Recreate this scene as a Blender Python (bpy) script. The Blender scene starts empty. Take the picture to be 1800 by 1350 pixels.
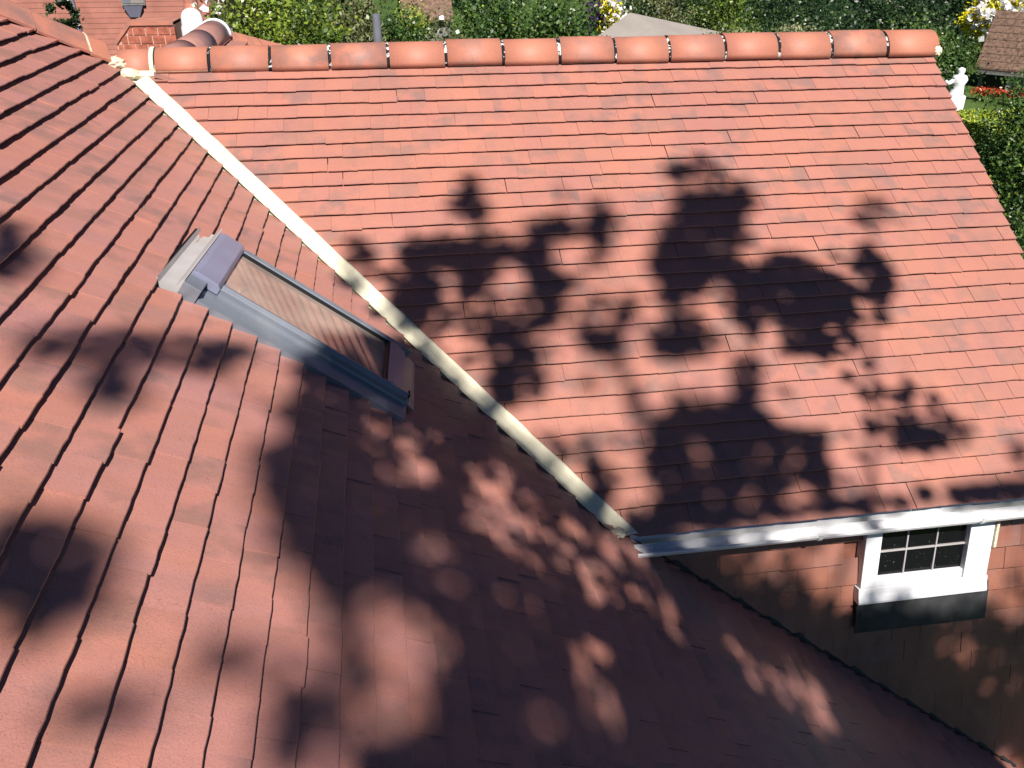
import bpy, bmesh, math, random
import numpy as np
from mathutils import Matrix, Vector, noise as mnoise

# ------------------------------------------------------------------ camera
F_PX, YAW, PITCH, ROLL = 1504.8, math.radians(8.73), math.radians(28.29), math.radians(-0.08)
CAM = np.array([1.527, -5.642, 0.6735])
TH = math.radians(36.63)                      # roof pitch
CT, ST = math.cos(TH), math.sin(TH)
sc = bpy.context.scene
col = sc.collection
cy_, sy_, cp_, sp_ = math.cos(YAW), math.sin(YAW), math.cos(PITCH), math.sin(PITCH)
FWD = np.array([sy_ * cp_, cy_ * cp_, -sp_]); RT = np.array([cy_, -sy_, 0.0]); UP = np.cross(RT, FWD)
RT, UP = math.cos(ROLL) * RT + math.sin(ROLL) * UP, -math.sin(ROLL) * RT + math.cos(ROLL) * UP
cam = bpy.data.cameras.new('camera'); co = bpy.data.objects.new('camera', cam); col.objects.link(co)
cam.sensor_width = 36; cam.lens = F_PX / 1800 * 36; cam.clip_start = 0.05; cam.clip_end = 2000
M = Matrix.Identity(4)
for i in range(3):
    M[i][0] = RT[i]; M[i][1] = UP[i]; M[i][2] = -FWD[i]; M[i][3] = CAM[i]
co.matrix_world = M
sc.camera = co
def ray(px, py):
    d = FWD * F_PX + RT * (px - 900) - UP * (py - 675)
    return d / np.linalg.norm(d)
def at(px, py, dist):
    return CAM + ray(px, py) * dist
def pix(P):
    d = np.atleast_2d(P) - CAM; z = d @ FWD; z = np.where(z < 0.05, 0.05, z)
    return 900 + F_PX * (d @ RT) / z, 675 - F_PX * (d @ UP) / z

# ------------------------------------------------------------------ light
SUN = np.array([0.062, -0.634, 0.771]); SUN /= np.linalg.norm(SUN)
w = bpy.data.worlds.new('World'); sc.world = w; w.use_nodes = True
nt = w.node_tree; bg = nt.nodes['Background']
sky = nt.nodes.new('ShaderNodeTexSky'); sky.sky_type = 'NISHITA'; sky.sun_disc = False
sky.sun_elevation = math.asin(SUN[2]); sky.sun_rotation = math.atan2(SUN[0], SUN[1])
sky.ozone_density = 6.0; sky.air_density = 0.42; sky.dust_density = 0.05; sky.altitude = 1500
nt.links.new(sky.outputs[0], bg.inputs[0]); bg.inputs[1].default_value = 0.05
sl = bpy.data.lights.new('sun', 'SUN'); sl.energy = 5.0; sl.angle = math.radians(0.53); sl.color = (1.0, 0.94, 0.87)
so = bpy.data.objects.new('sun', sl); col.objects.link(so)
so.rotation_euler = Vector(SUN).to_track_quat('Z', 'Y').to_euler(); so.location = (0, -20, 30)
sc.render.engine = 'CYCLES'; sc.cycles.diffuse_bounces = 1
sc.view_settings.view_transform = 'Standard'; sc.view_settings.look = 'None'
sc.view_settings.exposure = 0.64; sc.view_settings.gamma = 1.0
random.seed(7); rng = np.random.default_rng(7)

# ------------------------------------------------------------------ materials
class NT:
    def __init__(s, name, rough=0.7, spec=0.4):
        s.m = bpy.data.materials.new(name); s.m.use_nodes = True; s.t = s.m.node_tree
        s.b = s.t.nodes['Principled BSDF']; s.b.inputs['Roughness'].default_value = rough
        s.b.inputs['Specular IOR Level'].default_value = spec
    def n(s, typ, **kw):
        x = s.t.nodes.new('ShaderNode' + typ)
        for k, v in kw.items(): setattr(x, k, v)
        return x
    def l(s, a, b): s.t.links.new(a, b)
    def pos(s):
        return s.n('NewGeometry').outputs['Position']
    def noise(s, vec, scale, detail=3, rough=0.55, stretch=None):
        if stretch:
            mp = s.n('Mapping'); mp.inputs['Scale'].default_value = stretch; s.l(vec, mp.inputs[0]); vec = mp.outputs[0]
        x = s.n('TexNoise'); x.inputs['Scale'].default_value = scale; x.inputs['Detail'].default_value = detail
        x.inputs['Roughness'].default_value = rough; s.l(vec, x.inputs['Vector']); return x.outputs['Fac']
    def ramp(s, fac, stops, interp='LINEAR'):
        r = s.n('ValToRGB'); r.color_ramp.interpolation = interp; e = r.color_ramp.elements
        while len(e) < len(stops): e.new(0.5)
        for el, (p, c) in zip(e, stops):
            el.position = p; el.color = (*c, 1) if isinstance(c, tuple) else (c, c, c, 1)
        s.l(fac, r.inputs[0]); return r.outputs[0]
    def mix(s, fac, a, b, mode='MIX'):
        x = s.n('Mix', data_type='RGBA', blend_type=mode)
        for sock, v in ((x.inputs[0], fac), (x.inputs[6], a), (x.inputs[7], b)):
            if hasattr(v, 'links') or hasattr(v, 'is_output'): s.l(v, sock)
            elif isinstance(v, tuple): sock.default_value = (*v, 1)
            else: sock.default_value = v
        return x.outputs[2]
    def math(s, op, a, b=0.0):
        x = s.n('Math', operation=op)
        for sock, v in zip(x.inputs, (a, b)):
            if hasattr(v, 'is_output'): s.l(v, sock)
            else: sock.default_value = v
        return x.outputs[0]
    def bump(s, h, strength, dist=0.002):
        x = s.n('Bump'); x.inputs['Strength'].default_value = strength; x.inputs['Distance'].default_value = dist
        s.l(h, x.inputs['Height']); s.l(x.outputs[0], s.b.inputs['Normal'])
    def col(s, c):
        if isinstance(c, tuple): s.b.inputs['Base Color'].default_value = (*c, 1)
        else: s.l(c, s.b.inputs['Base Color'])
        return s.m
    def rnd(s):
        a = s.n('Attribute', attribute_name='rnd').outputs['Fac']
        o = s.n('ObjectInfo').outputs['Random']
        return s.math('FRACT', s.math('ADD', a, o))

def tile_material(name, cols, along, smudge=0.92, rough=0.55, spec=0.5):
    t = NT(name, rough, spec); p = t.pos(); r = t.rnd()
    base = t.ramp(r, [(i / (len(cols) - 1), c) for i, c in enumerate(cols)])
    r2 = t.math('FRACT', t.math('MULTIPLY', r, 17.3))
    # weathered smudges, stronger on some tiles
    sm = t.ramp(t.noise(p, 8.5, 3, 0.5), [(0.40, 0.0), (0.60, 1.0)])
    f = t.math('MULTIPLY', t.math('MULTIPLY', sm, smudge), t.ramp(r2, [(0.30, 0.10), (0.85, 1.0)]))
    c = t.mix(f, base, (0.205, 0.130, 0.122))
    st = t.ramp(t.noise(p, 3.2, 4, 0.6, along), [(0.35, 0.0), (0.75, 1.0)])
    c = t.mix(t.math('MULTIPLY', st, 0.5), c, (0.50, 0.200, 0.115))
    lg = t.ramp(t.noise(p, 0.9, 4, 0.6), [(0.35, 0.0), (0.7, 1.0)])
    c = t.mix(t.math('MULTIPLY', lg, 0.32), c, (0.29, 0.130, 0.105))
    # fine sand grain, pits and hairline crazing
    g = t.noise(p, 260, 2, 0.6)
    c = t.mix(t.ramp(g, [(0.30, 0.45), (0.44, 0.0)]), c, (0.14, 0.07, 0.06))
    v = t.n('TexVoronoi', feature='DISTANCE_TO_EDGE'); v.inputs['Scale'].default_value = 26
    dn = t.n('TexNoise'); dn.inputs['Scale'].default_value = 14; t.l(p, dn.inputs['Vector'])
    t.l(t.mix(0.12, p, dn.outputs['Color'], 'ADD'), v.inputs['Vector'])
    crack = t.math('MULTIPLY', t.ramp(v.outputs['Distance'], [(0.0, 1.0), (0.02, 0.0)]), t.ramp(t.noise(p, 2.6, 2), [(0.50, 0.0), (0.64, 0.35)]))
    c = t.mix(crack, c, (0.10, 0.05, 0.045))
    t.bump(t.math('ADD', t.noise(p, 170, 3), t.math('MULTIPLY', t.noise(p, 22, 3), 1.2)), 0.35, 0.003)
    return t.col(c)
MAT = {}
MAT['tile_r'] = tile_material('clay_tile', [(0.385, 0.158, 0.130), (0.405, 0.167, 0.132), (0.385, 0.163, 0.136), (0.355, 0.155, 0.130), (0.41, 0.168, 0.130), (0.39, 0.157, 0.126)], (1.0, 1.0, 1.0))
MAT['tile_l'] = tile_material('clay_tile_sky_sheen', [(0.40, 0.185, 0.170), (0.43, 0.195, 0.172), (0.385, 0.185, 0.175), (0.43, 0.185, 0.15), (0.40, 0.18, 0.16)], (0.35, 1.6, 0.35), smudge=0.8, rough=0.46, spec=0.6)  # pinker, greyer copy of the clay: sky sheen of this slope put into colour
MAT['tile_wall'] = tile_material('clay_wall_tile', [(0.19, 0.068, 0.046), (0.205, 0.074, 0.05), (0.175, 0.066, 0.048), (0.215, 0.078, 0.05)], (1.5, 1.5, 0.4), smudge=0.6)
MAT['ridge'] = tile_material('clay_ridge', [(0.49, 0.185, 0.122), (0.52, 0.195, 0.125), (0.45, 0.18, 0.13)], (0.4, 1.5, 1.5), smudge=0.8, rough=0.6)
MAT['old_ridge'] = tile_material('weathered_ridge', [(0.30, 0.16, 0.15), (0.34, 0.18, 0.16)], (1, 0.4, 1), smudge=0.7)

def simple(name, c, rough=0.6, spec=0.4, var=0.15, scale=8, metal=0.0, dirt=None, bump=0.1):
    t = NT(name, rough, spec); p = t.pos(); t.b.inputs['Metallic'].default_value = metal
    n = t.noise(p, scale, 4); dk = tuple(x * (1 - var * 2) for x in c); lt = tuple(min(1, x * (1 + var)) for x in c)
    cc = t.ramp(n, [(0.3, dk), (0.7, lt)])
    if dirt:
        cc = t.mix(t.ramp(t.noise(p, scale * 0.6, 5, 0.65), [(0.5, 0.0), (0.7, dirt[1])]), cc, dirt[0])
    t.bump(t.noise(p, 90, 3), bump, 0.003)
    return t.col(cc)
MAT['felt'] = simple('roofing_felt', (0.02, 0.016, 0.015), 0.9, 0.2)
MAT['cream'] = simple('cream_valley', (0.76, 0.70, 0.52), 0.6, 0.4, 0.06, 4, dirt=((0.44, 0.46, 0.38), 0.5))
MAT['mortar'] = simple('pale_mortar', (0.72, 0.64, 0.47), 0.9, 0.2, 0.15, 30, dirt=((0.30, 0.26, 0.18), 0.6), bump=0.6)
MAT['joint'] = None
t = NT('ridge_joint_mortar', 0.9, 0.2); p = t.pos()
MAT['joint'] = t.col(t.ramp(t.noise(p, 26, 2, 0.6), [(0.54, (0.012, 0.014, 0.018)), (0.57, (0.55, 0.57, 0.55))]))
MAT['white'] = simple('white_paint', (0.82, 0.83, 0.86), 0.4, 0.5, 0.04, 6, dirt=((0.55, 0.53, 0.5), 0.35))
MAT['pvc'] = simple('white_plastic', (0.82, 0.82, 0.83), 0.3, 0.5, 0.03, 9, dirt=((0.55, 0.52, 0.46), 0.4))
MAT['lead'] = simple('lead_sheet', (0.045, 0.046, 0.050), 0.6, 0.35, 0.25, 9)
MAT['alu'] = simple('grey_aluminium', (0.22, 0.245, 0.29), 0.4, 0.5, 0.08, 7, metal=0.35, dirt=((0.42, 0.40, 0.38), 0.3))
MAT['alu_pale'] = simple('pale_grey_flashing', (0.40, 0.38, 0.38), 0.5, 0.4, 0.06, 7, dirt=((0.36, 0.33, 0.31), 0.4))
MAT['lavender'] = simple('slate_blue_coated_metal', (0.25, 0.26, 0.37), 0.34, 0.5, 0.06, 5, metal=0.2)
MAT['rubber_shade'] = simple('black_rubber_and_shade', (0.008, 0.008, 0.01), 0.6, 0.3)
MAT['brown'] = simple('brown_wood', (0.09, 0.05, 0.03), 0.5, 0.4)
MAT['brick'] = simple('brick', (0.40, 0.135, 0.09), 0.85, 0.2, 0.22, 14, bump=0.4)
MAT['brick_mortar'] = simple('brick_mortar', (0.55, 0.36, 0.28), 0.95, 0.1, 0.1, 30)
MAT['render_pink'] = simple('tile_hung_wall', (0.40, 0.165, 0.125), 0.8, 0.3, 0.1, 5, dirt=((0.3, 0.13, 0.1), 0.5))
MAT['beige'] = simple('beige_felt', (0.27, 0.245, 0.225), 0.9, 0.1, 0.05, 3)
MAT['brownroof'] = simple('brown_shingle', (0.19, 0.12, 0.088), 0.9, 0.2, 0.3, 12, bump=0.5)
MAT['greywood'] = simple('grey_boards', (0.20, 0.20, 0.19), 0.8, 0.2, 0.2, 10)
MAT['darkwood'] = simple('dark_doorway', (0.03, 0.028, 0.026), 0.8, 0.2)
MAT['bark'] = simple('bark', (0.10, 0.075, 0.05), 0.95, 0.1, 0.3, 12, bump=0.8)
MAT['plainwall'] = simple('brick_wall_plain', (0.33, 0.13, 0.09), 0.85, 0.2, 0.2, 10)
# glass of the small window: dark room behind, grey specks paint in reflections
g = NT('window_glass', 0.04, 0.2); g.b.inputs['IOR'].default_value = 1.5
MAT['glass'] = g.col(g.ramp(g.noise(g.pos(), 60, 4, 0.75), [(0.64, (0.006, 0.006, 0.008)), (0.72, (0.16, 0.16, 0.16))]))
# roof window glass: pale drawn blind behind reflective coated pane
g = NT('roof_window_glass', 0.045, 1.0); g.b.inputs['IOR'].default_value = 2.1
MAT['skyglass'] = g.col(g.ramp(g.noise(g.pos(), 5, 3), [(0.3, (0.26, 0.20, 0.17)), (0.7, (0.44, 0.34, 0.29))]))
g = NT('lawn', 0.9, 0.2)
MAT['grass'] = g.col(g.ramp(g.noise(g.pos(), 1.5, 6, 0.7), [(0.3, (0.03, 0.06, 0.014)), (0.7, (0.08, 0.13, 0.03))]))

def leafmat(name, cols, trans=0.25):
    t = NT(name, 0.38, 0.5)
    cols = [tuple(min(0.9, q * 1.3) for q in c_) for c_ in cols]
    c = t.ramp(t.n('Attribute', attribute_name='rnd').outputs['Fac'], [(i / (len(cols) - 1), c) for i, c in enumerate(cols)])
    t.l(c, t.b.inputs['Base Color'])
    tr = t.n('BsdfTranslucent'); t.l(c, tr.inputs[0])
    mx = t.n('MixShader'); mx.inputs[0].default_value = trans
    t.l(t.b.outputs[0], mx.inputs[1]); t.l(tr.outputs[0], mx.inputs[2])
    t.l(mx.outputs[0], t.t.nodes['Material Output'].inputs['Surface'])
    return t.m
LEAF = {
 'green': leafmat('leaf_green', [(0.008, 0.018, 0.006), (0.025, 0.06, 0.014), (0.07, 0.13, 0.025), (0.18, 0.24, 0.06)]),
 'yellowgreen': leafmat('leaf_yellow_green', [(0.008, 0.018, 0.005), (0.04, 0.075, 0.012), (0.12, 0.18, 0.02), (0.28, 0.33, 0.05)]),
 'olive': leafmat('leaf_olive', [(0.014, 0.02, 0.008), (0.055, 0.07, 0.025), (0.13, 0.145, 0.055), (0.26, 0.25, 0.12)]),
 'dark': leafmat('leaf_dark', [(0.004, 0.010, 0.005), (0.010, 0.026, 0.010), (0.025, 0.055, 0.018), (0.06, 0.11, 0.035)]),
 'pale': leafmat('leaf_variegated', [(0.03, 0.05, 0.02), (0.10, 0.13, 0.05), (0.22, 0.24, 0.12), (0.40, 0.38, 0.24)]),
 'lime': leafmat('leaf_lime', [(0.10, 0.16, 0.01), (0.20, 0.27, 0.02), (0.30, 0.36, 0.04), (0.38, 0.42, 0.08)]),
 'white': leafmat('petal_white', [(0.7, 0.68, 0.66), (0.85, 0.85, 0.85)]),
 'yellow': leafmat('petal_yellow', [(0.55, 0.40, 0.01), (0.85, 0.70, 0.03)]),
 'purple': leafmat('petal_purple', [(0.03, 0.008, 0.05), (0.09, 0.03, 0.14)]),
 'red': leafmat('petal_red', [(0.35, 0.04, 0.015), (0.6, 0.10, 0.04)]),
 'shade': leafmat('leaf_tree', [(0.02, 0.05, 0.012), (0.05, 0.10, 0.02), (0.08, 0.14, 0.03)], 0.06),
}

# ------------------------------------------------------------------ builders
def link(name, me, parent=None, mw=None, mat=None):
    o = bpy.data.objects.new(name, me); col.objects.link(o)
    if mat and me and not me.materials: me.materials.append(mat)
    if parent: o.parent = parent
    if mw is not None: o.matrix_world = mw if not parent else mw
    return o
def mesh(name, V, Fc, mat, rnd=None, smooth=False):
    me = bpy.data.meshes.new(name); me.from_pydata([tuple(map(float, v)) for v in V], [], [tuple(map(int, f)) for f in Fc])
    if mat: me.materials.append(mat)
    if rnd is not None:
        a = me.attributes.new('rnd', 'FLOAT', 'FACE'); a.data.foreach_set('value', np.asarray(rnd, dtype=np.float32))
    if smooth: me.polygons.foreach_set('use_smooth', [True] * len(me.polygons))
    me.update(); return me
class MB:
    def __init__(s): s.v = []; s.f = []
    def box(s, fr, lo, hi, chamf=0.0):
        """axis box in frame fr(a,b,c)->world"""
        (a0, b0, c0), (a1, b1, c1) = lo, hi; k = len(s.v)
        for a, b, c in ((a0, b0, c0), (a1, b0, c0), (a1, b1, c0), (a0, b1, c0), (a0, b0, c1), (a1, b0, c1), (a1, b1, c1), (a0, b1, c1)):
            s.v.append(fr(a, b, c))
        for f in ((0, 3, 2, 1), (4, 5, 6, 7), (0, 1, 5, 4), (1, 2, 6, 5), (2, 3, 7, 6), (3, 0, 4, 7)): s.f.append([k + i for i in f])
        return s
    def prism(s, fr, poly, b0, b1, order='acb'):
        """closed profile poly [(a,c)] extruded along b"""
        n = len(poly); k = len(s.v)
        for b in (b0, b1):
            for a, c in poly: s.v.append(fr(a, b, c))
        for i in range(n): j = (i + 1) % n; s.f.append([k + i, k + j, k + n + j, k + n + i])
        s.f.append([k + i for i in range(n)][::-1]); s.f.append([k + n + i for i in range(n)])
        return s
    def tube(s, pts, rad, n=8):
        k = len(s.v); pts = [np.array(p, float) for p in pts]
        for i, p in enumerate(pts):
            d = pts[min(i + 1, len(pts) - 1)] - pts[max(i - 1, 0)]; d /= np.linalg.norm(d) + 1e-9
            u = np.cross(d, [0.3, 0.2, 1]) if abs(d[2]) < 0.9 else np.cross(d, [1, 0, 0]); u /= np.linalg.norm(u); v = np.cross(d, u)
            r = rad[i] if hasattr(rad, '__len__') else rad
            for a in range(n): s.v.append(p + r * (math.cos(2 * math.pi * a / n) * u + math.sin(2 * math.pi * a / n) * v))
        for i in range(len(pts) - 1):
            for a in range(n): b = (a + 1) % n; s.f.append([k + i * n + a, k + i * n + b, k + (i + 1) * n + b, k + (i + 1) * n + a])
        s.f.append([k + a for a in range(n)][::-1]); s.f.append([k + (len(pts) - 1) * n + a for a in range(n)])
        return s
    def build(s, name, mat, parent=None, bevel=0.0, smooth=False):
        me = mesh(name, s.v, s.f, mat, smooth=smooth)
        bm = bmesh.new(); bm.from_mesh(me); bmesh.ops.recalc_face_normals(bm, faces=bm.faces)
        if bevel: bmesh.ops.bevel(bm, geom=bm.edges[:], offset=bevel, segments=2, affect='EDGES', profile=0.6)
        bm.to_mesh(me); bm.free()
        return link(name, me, parent)
ident = lambda a, b, c: (a, b, c)
def Lf(s, y, h): return (s * CT + h * ST, y, -s * ST + h * CT)          # left slope: s down the slope
def Rf(x, s, h): return (x, -s * CT - h * ST, -s * ST + h * CT)          # far slope
PHI = math.radians(9); WB = (0, -2.45, -1.93)
def Wf(x, v, h): return (x, WB[1] - v * math.sin(PHI) - h * math.cos(PHI), WB[2] - v * math.cos(PHI) + h * math.sin(PHI))
def thing(name, label, cat, loc=(0, 0, 0), group=None):
    o = bpy.data.objects.new(name, None); col.objects.link(o); o.location = loc; o.empty_display_size = 0.2
    tag(o, label, cat, group); return o
def tag(o, label, cat, group=None):
    o['label'] = label; o['category'] = cat
    if group: o['group'] = group
    return o
def structure(o): o['kind'] = 'structure'; return o
def stuff(o): o['kind'] = 'stuff'; return o
def child_keep(o, parent):
    o.parent = parent; o.matrix_parent_inverse = Matrix.Translation(-Vector(parent.location))

# ------------------------------------------------------------------ ground
def gz(x, y):
    return -5.9 + 0.1 * max(0.0, y - 4) * (1.0 if y < 60 else 60 / y) + 0.15 * math.sin(x * 0.21) * math.cos(y * 0.17)
V = []; Fc = []; xs = np.concatenate([np.linspace(-300, -40, 8), np.linspace(-36, 60, 49), np.linspace(70, 320, 8)]); ys = np.concatenate([np.linspace(-60, 0, 7), np.linspace(2, 90, 45), np.linspace(110, 600, 9)])
for y in ys:
    for x in xs: V.append((x, y, gz(x, y)))
for j in range(len(ys) - 1):
    for i in range(len(xs) - 1): a = j * len(xs) + i; Fc.append((a, a + 1, a + 1 + len(xs), a + len(xs)))
structure(link('ground', mesh('ground', V, Fc, MAT['grass'], smooth=True)))

# ------------------------------------------------------------------ the house
house = thing('tiled_house', 'red clay tiled house with two roof slopes meeting in a cream valley', 'house', (0, 0, -5.9))
H_OFF = Matrix.Translation((0, 0, 5.9))
def part(o, parent=None):
    parent = parent or house
    o.parent = parent; o.matrix_parent_inverse = H_OFF if parent is house else Matrix.Identity(4)
    return o
# roof slopes (boarding and felt under the tiles)
def slab(fr, poly, h0, h1, name):
    b = MB(); n = len(poly); b.v = [fr(*q, h0) for q in poly] + [fr(*q, h1) for q in poly]
    b.f = [list(range(n)), [n + i for i in range(n)][::-1]] + [[i, (i + 1) % n, n + (i + 1) % n, n + i] for i in range(n)]
    return part(b.build(name, MAT['felt']))
WT = 0.045   # tile hanging front of the wall line
slopeR = slab(Rf, [(0.02, 0.02), (5.16, 0.02), (5.17, 3.10), (3.10 * CT, 3.10)], -0.075, -0.055, 'roof_slope')
slopeR['label'] = 'far roof slope with level courses facing the camera'
slopeL = slab(Lf, [(-1.35, -7.2), (-1.35, -1.35 * CT), (0.0, 0.0), (3.08, -3.08 * CT), (3.15, -2.50), (6.25, -2.86), (6.25, -7.2)], -0.085, -0.062, 'roof_slope')
slopeL['label'] = 'near roof slope with steeply receding courses and roof window'

TW, GAP = 0.165, 0.0003
def tile_proto(th, g, length, k, nu=5, ug=0.004, rec=0.004):
    r = np.random.default_rng(k); al = (th + ug) / g
    us = np.linspace(GAP, TW - GAP, nu); vs = [0.0, 0.0035, 0.05, length]
    V = []; wob = r.normal(0, 0.0008, nu); top = r.normal(0, 0.0005, nu); tilt = r.normal(0, 0.0012)
    def zt(i, v): return -al * v + top[i] + tilt * (us[i] / TW - .5) - 0.0016 * max(0, 1 - v / g) ** 2
    for i in range(nu): V.append((us[i], wob[i] + rec, zt(i, 0) - th * 1.0))           # butt bottom
    for i in range(nu): V.append((us[i], wob[i], zt(i, 0) - 0.003))                      # butt top
    for i in range(nu): V.append((us[i], wob[i] + 0.003, zt(i, 0)))
    for i in range(nu): V.append((us[i], 0.05, zt(i, 0.05)))
    for i in range(nu): V.append((us[i], length, zt(i, length)))
    for i in (0, nu - 1): V.append((us[i], length, zt(i, length) - th))
    Fs = []
    for row in range(4):
        for i in range(nu - 1): a = row * nu + i; Fs.append((a, a + 1, a + nu + 1, a + nu))
    n5 = 5 * nu
    Fs.append((0, nu, 2 * nu, 3 * nu, 4 * nu, n5)); Fs.append((nu - 1, n5 + 1, 5 * nu - 1, 4 * nu - 1, 3 * nu - 1, 2 * nu - 1))
    return np.array(V), Fs
def clip(poly, a, b, c):
    """keep a*u+b*v<=c"""
    out = []
    for i in range(len(poly)):
        p, q = poly[i], poly[(i + 1) % len(poly)]; dp = a * p[0] + b * p[1] - c; dq = a * q[0] + b * q[1] - c
        if dp <= 0: out.append(p)
        if dp * dq < 0: t = dp / (dp - dq); out.append((p[0] + t * (q[0] - p[0]), p[1] + t * (q[1] - p[1])))
    return out
def cut_tile(poly, th, g, ug=0.004):
    al = (th + ug) / g; n = len(poly)
    V = [(u, v, -al * v) for u, v in poly] + [(u, v, -al * v - th) for u, v in poly]
    return np.array(V), [tuple(range(n))] + [(i, n + i, n + (i + 1) % n, (i + 1) % n) for i in range(n)]
def lay(slope, frame, rows, th, g, length, mat, clips, urange, seed, pick, lift=0.0015, name='roof_tile', skip=None, ug=0.004, rec=0.004, gapp=0.12):
    """rows: list of slope positions of the butt edges (down-slope coordinate). frame(u,s)->origin,X,U,N"""
    r = np.random.default_rng(seed)
    protos = [tile_proto(th, g, length, seed * 50 + k, 5, ug, rec) for k in range(8)]
    pm = [mesh(name, V, Fs, mat) for V, Fs in protos]
    L = []
    for ri, s in enumerate(rows):
        off = (TW / 2 if ri % 2 else 0) + r.normal(0, 0.006); acc = 0.0
        u0, u1 = urange(s); n0 = math.floor((u0 - off) / TW) - 1; n1 = math.ceil((u1 - off) / TW) + 1
        for k in range(n0, n1):
            acc += (r.uniform(0.0015, 0.004) if r.random() < gapp else 0.0); u = off + k * TW + acc; ss = s + r.normal(0, 0.0011) + (r.normal(0, 0.0035) if r.random() < 0.07 else 0)
            poly = [(GAP, 0), (TW - GAP, 0), (TW - GAP, length), (GAP, length)]; full = True
            for cl in clips(u, s):
                p2 = clip(poly, *cl)
                if p2 != poly: full = False
                poly = p2
                if len(poly) < 3: break
            if len(poly) < 3: continue
            A = abs(sum(poly[i][0] * poly[(i + 1) % len(poly)][1] - poly[(i + 1) % len(poly)][0] * poly[i][1] for i in range(len(poly)))) / 2
            if A < 0.0008: continue
            if skip and skip(u + TW / 2, s - g / 2): continue
            o, X, U, N = frame(u, ss); h = abs(r.normal(0, lift)); rz = r.normal(0, 0.004); rx = r.normal(0, 0.004)
            X2 = X + rz * U; U2 = U - rz * X + rx * N; N2 = np.cross(X2, U2); N2 /= np.linalg.norm(N2); o = o + h * N
            # shown area in the picture
            q = np.array([o + U2 * (g / 2) + X2 * (TW / 2), o, o + X2 * TW, o + X2 * TW + U2 * g, o + U2 * g])
            px, py = pix(q); inn = (-10 < px[0] < 1810) and (-10 < py[0] < 1360)
            ar = abs((px[2] - px[1]) * (py[4] - py[1]) - (px[4] - px[1]) * (py[2] - py[1])) if inn else 0
            L.append((ar, o, X2, U2, N2, poly, full, r.random()))
    order = sorted(range(len(L)), key=lambda i: -L[i][0]); single = set(i for i in order[:pick] if L[i][0] > 0)
    BV, BF, BR = [], [], []; k = 0; nb = 0
    for i, (ar, o, X, U, N, poly, full, rv) in enumerate(L):
        pi = int(rv * 8)
        if i in single:
            mw = Matrix(((X[0], U[0], N[0], o[0]), (X[1], U[1], N[1], o[1]), (X[2], U[2], N[2], o[2]), (0, 0, 0, 1)))
            me = pm[pi] if full else mesh(name, *cut_tile(poly, th, g, ug), mat)
            ob = link(name, me); ob.parent = slope; ob.matrix_local = mw
        else:
            V, Fs = protos[pi] if full else cut_tile(poly, th, g, ug)
            W = o + V[:, :1] * X + V[:, 1:2] * U + V[:, 2:3] * N
            BV.append(W); BF += [[k + a for a in f] for f in Fs]; BR += [rv] * len(Fs); k += len(V); nb += 1
    if BV:
        me = mesh(name + 's', np.concatenate(BV), BF, mat, BR)
        ob = link('further_' + name + 's', me); stuff(ob); ob.parent = slope
    return len(single), nb
# far slope R
GR = 0.1
def frameR(u, s): return np.array(Rf(u, s, 0.0)), np.array([1., 0, 0]), np.array([0, CT, ST]), np.array([0, -ST, CT])
rowsR = [0.12 + GR * k for k in range(1, 30)] + [3.163]
verge = {round(s, 3): rng.normal(0, 0.006) for s in rowsR}
VR, VL = 0.072, 0.05
def clipsR(u, s):
    # keep x >= (s - v)*CT + VR   with x = u + du, down-slope = s - v
    yield (-1.0, -CT, u - s * CT - VR)
    yield (1.0, 0.0, 5.19 + 0.018 * min(1.0, s / 1.2) + verge[round(s, 3)] - u)
lay(slopeR, frameR, rowsR, 0.0125, GR, 0.165, MAT['tile_r'], clipsR, lambda s: ((s - .13) * CT, 5.23), 3, 300, lift=0.0009, ug=0.0055, rec=0.005, gapp=0.045)
# near slope L
GL = 0.1033
def frameL(u, s): return np.array(Lf(s, u, 0.0)), np.array([0, 1., 0]), np.array([-CT, 0, ST]), np.array([ST, 0, CT])
rowsL = [GL * j - 0.401 for j in range(-7, 65)]
def wall_y(s):
    z = -s * ST; v = (WB[2] - z) / math.cos(PHI); return WB[1] - v * math.sin(PHI) - WT - 0.004
SKR = math.radians(-4.0); SKC = (1.40, -2.13)
def sk_local(s, y):
    ds, dy = s - SKC[0], y - SKC[1]; c, q = math.cos(SKR), math.sin(SKR)
    return ds * c + dy * q, -ds * q + dy * c
def Sf(a, b, h):   # roof window frame: a down the slope, b across (towards +y), both from its centre
    c, q = math.cos(SKR), math.sin(SKR); return Lf(SKC[0] + a * c - b * q * -1 * -1, SKC[1] + a * q + b * c, h)
def clipsL(u, s):
    if s > 3.08: yield (1.0, 0.0, wall_y(s - 0.05) - u)
    else:
        yield (1.0, -CT, -s * CT - VL - u)      # valley: y <= -(s - v)*CT - VL
        yield (1.0, CT, s * CT - 0.005 - u + (0 if s < 0.14 else 9))   # hip
def skipL(u, s):
    a, b = sk_local(s, u); return -0.50 < a < 0.55 and -0.30 < b < 0.30
lay(slopeL, frameL, rowsL, 0.0165, GL, 0.132, MAT['tile_l'], clipsL, lambda s: (-5.6, (wall_y(s) + 0.2) if s > 3.08 else (-s * CT + 0.2) if s > 0 else s * CT + .1), 5, 300, lift=0.0018, skip=skipL, ug=0.009, rec=0.012, gapp=0.025)

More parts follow.
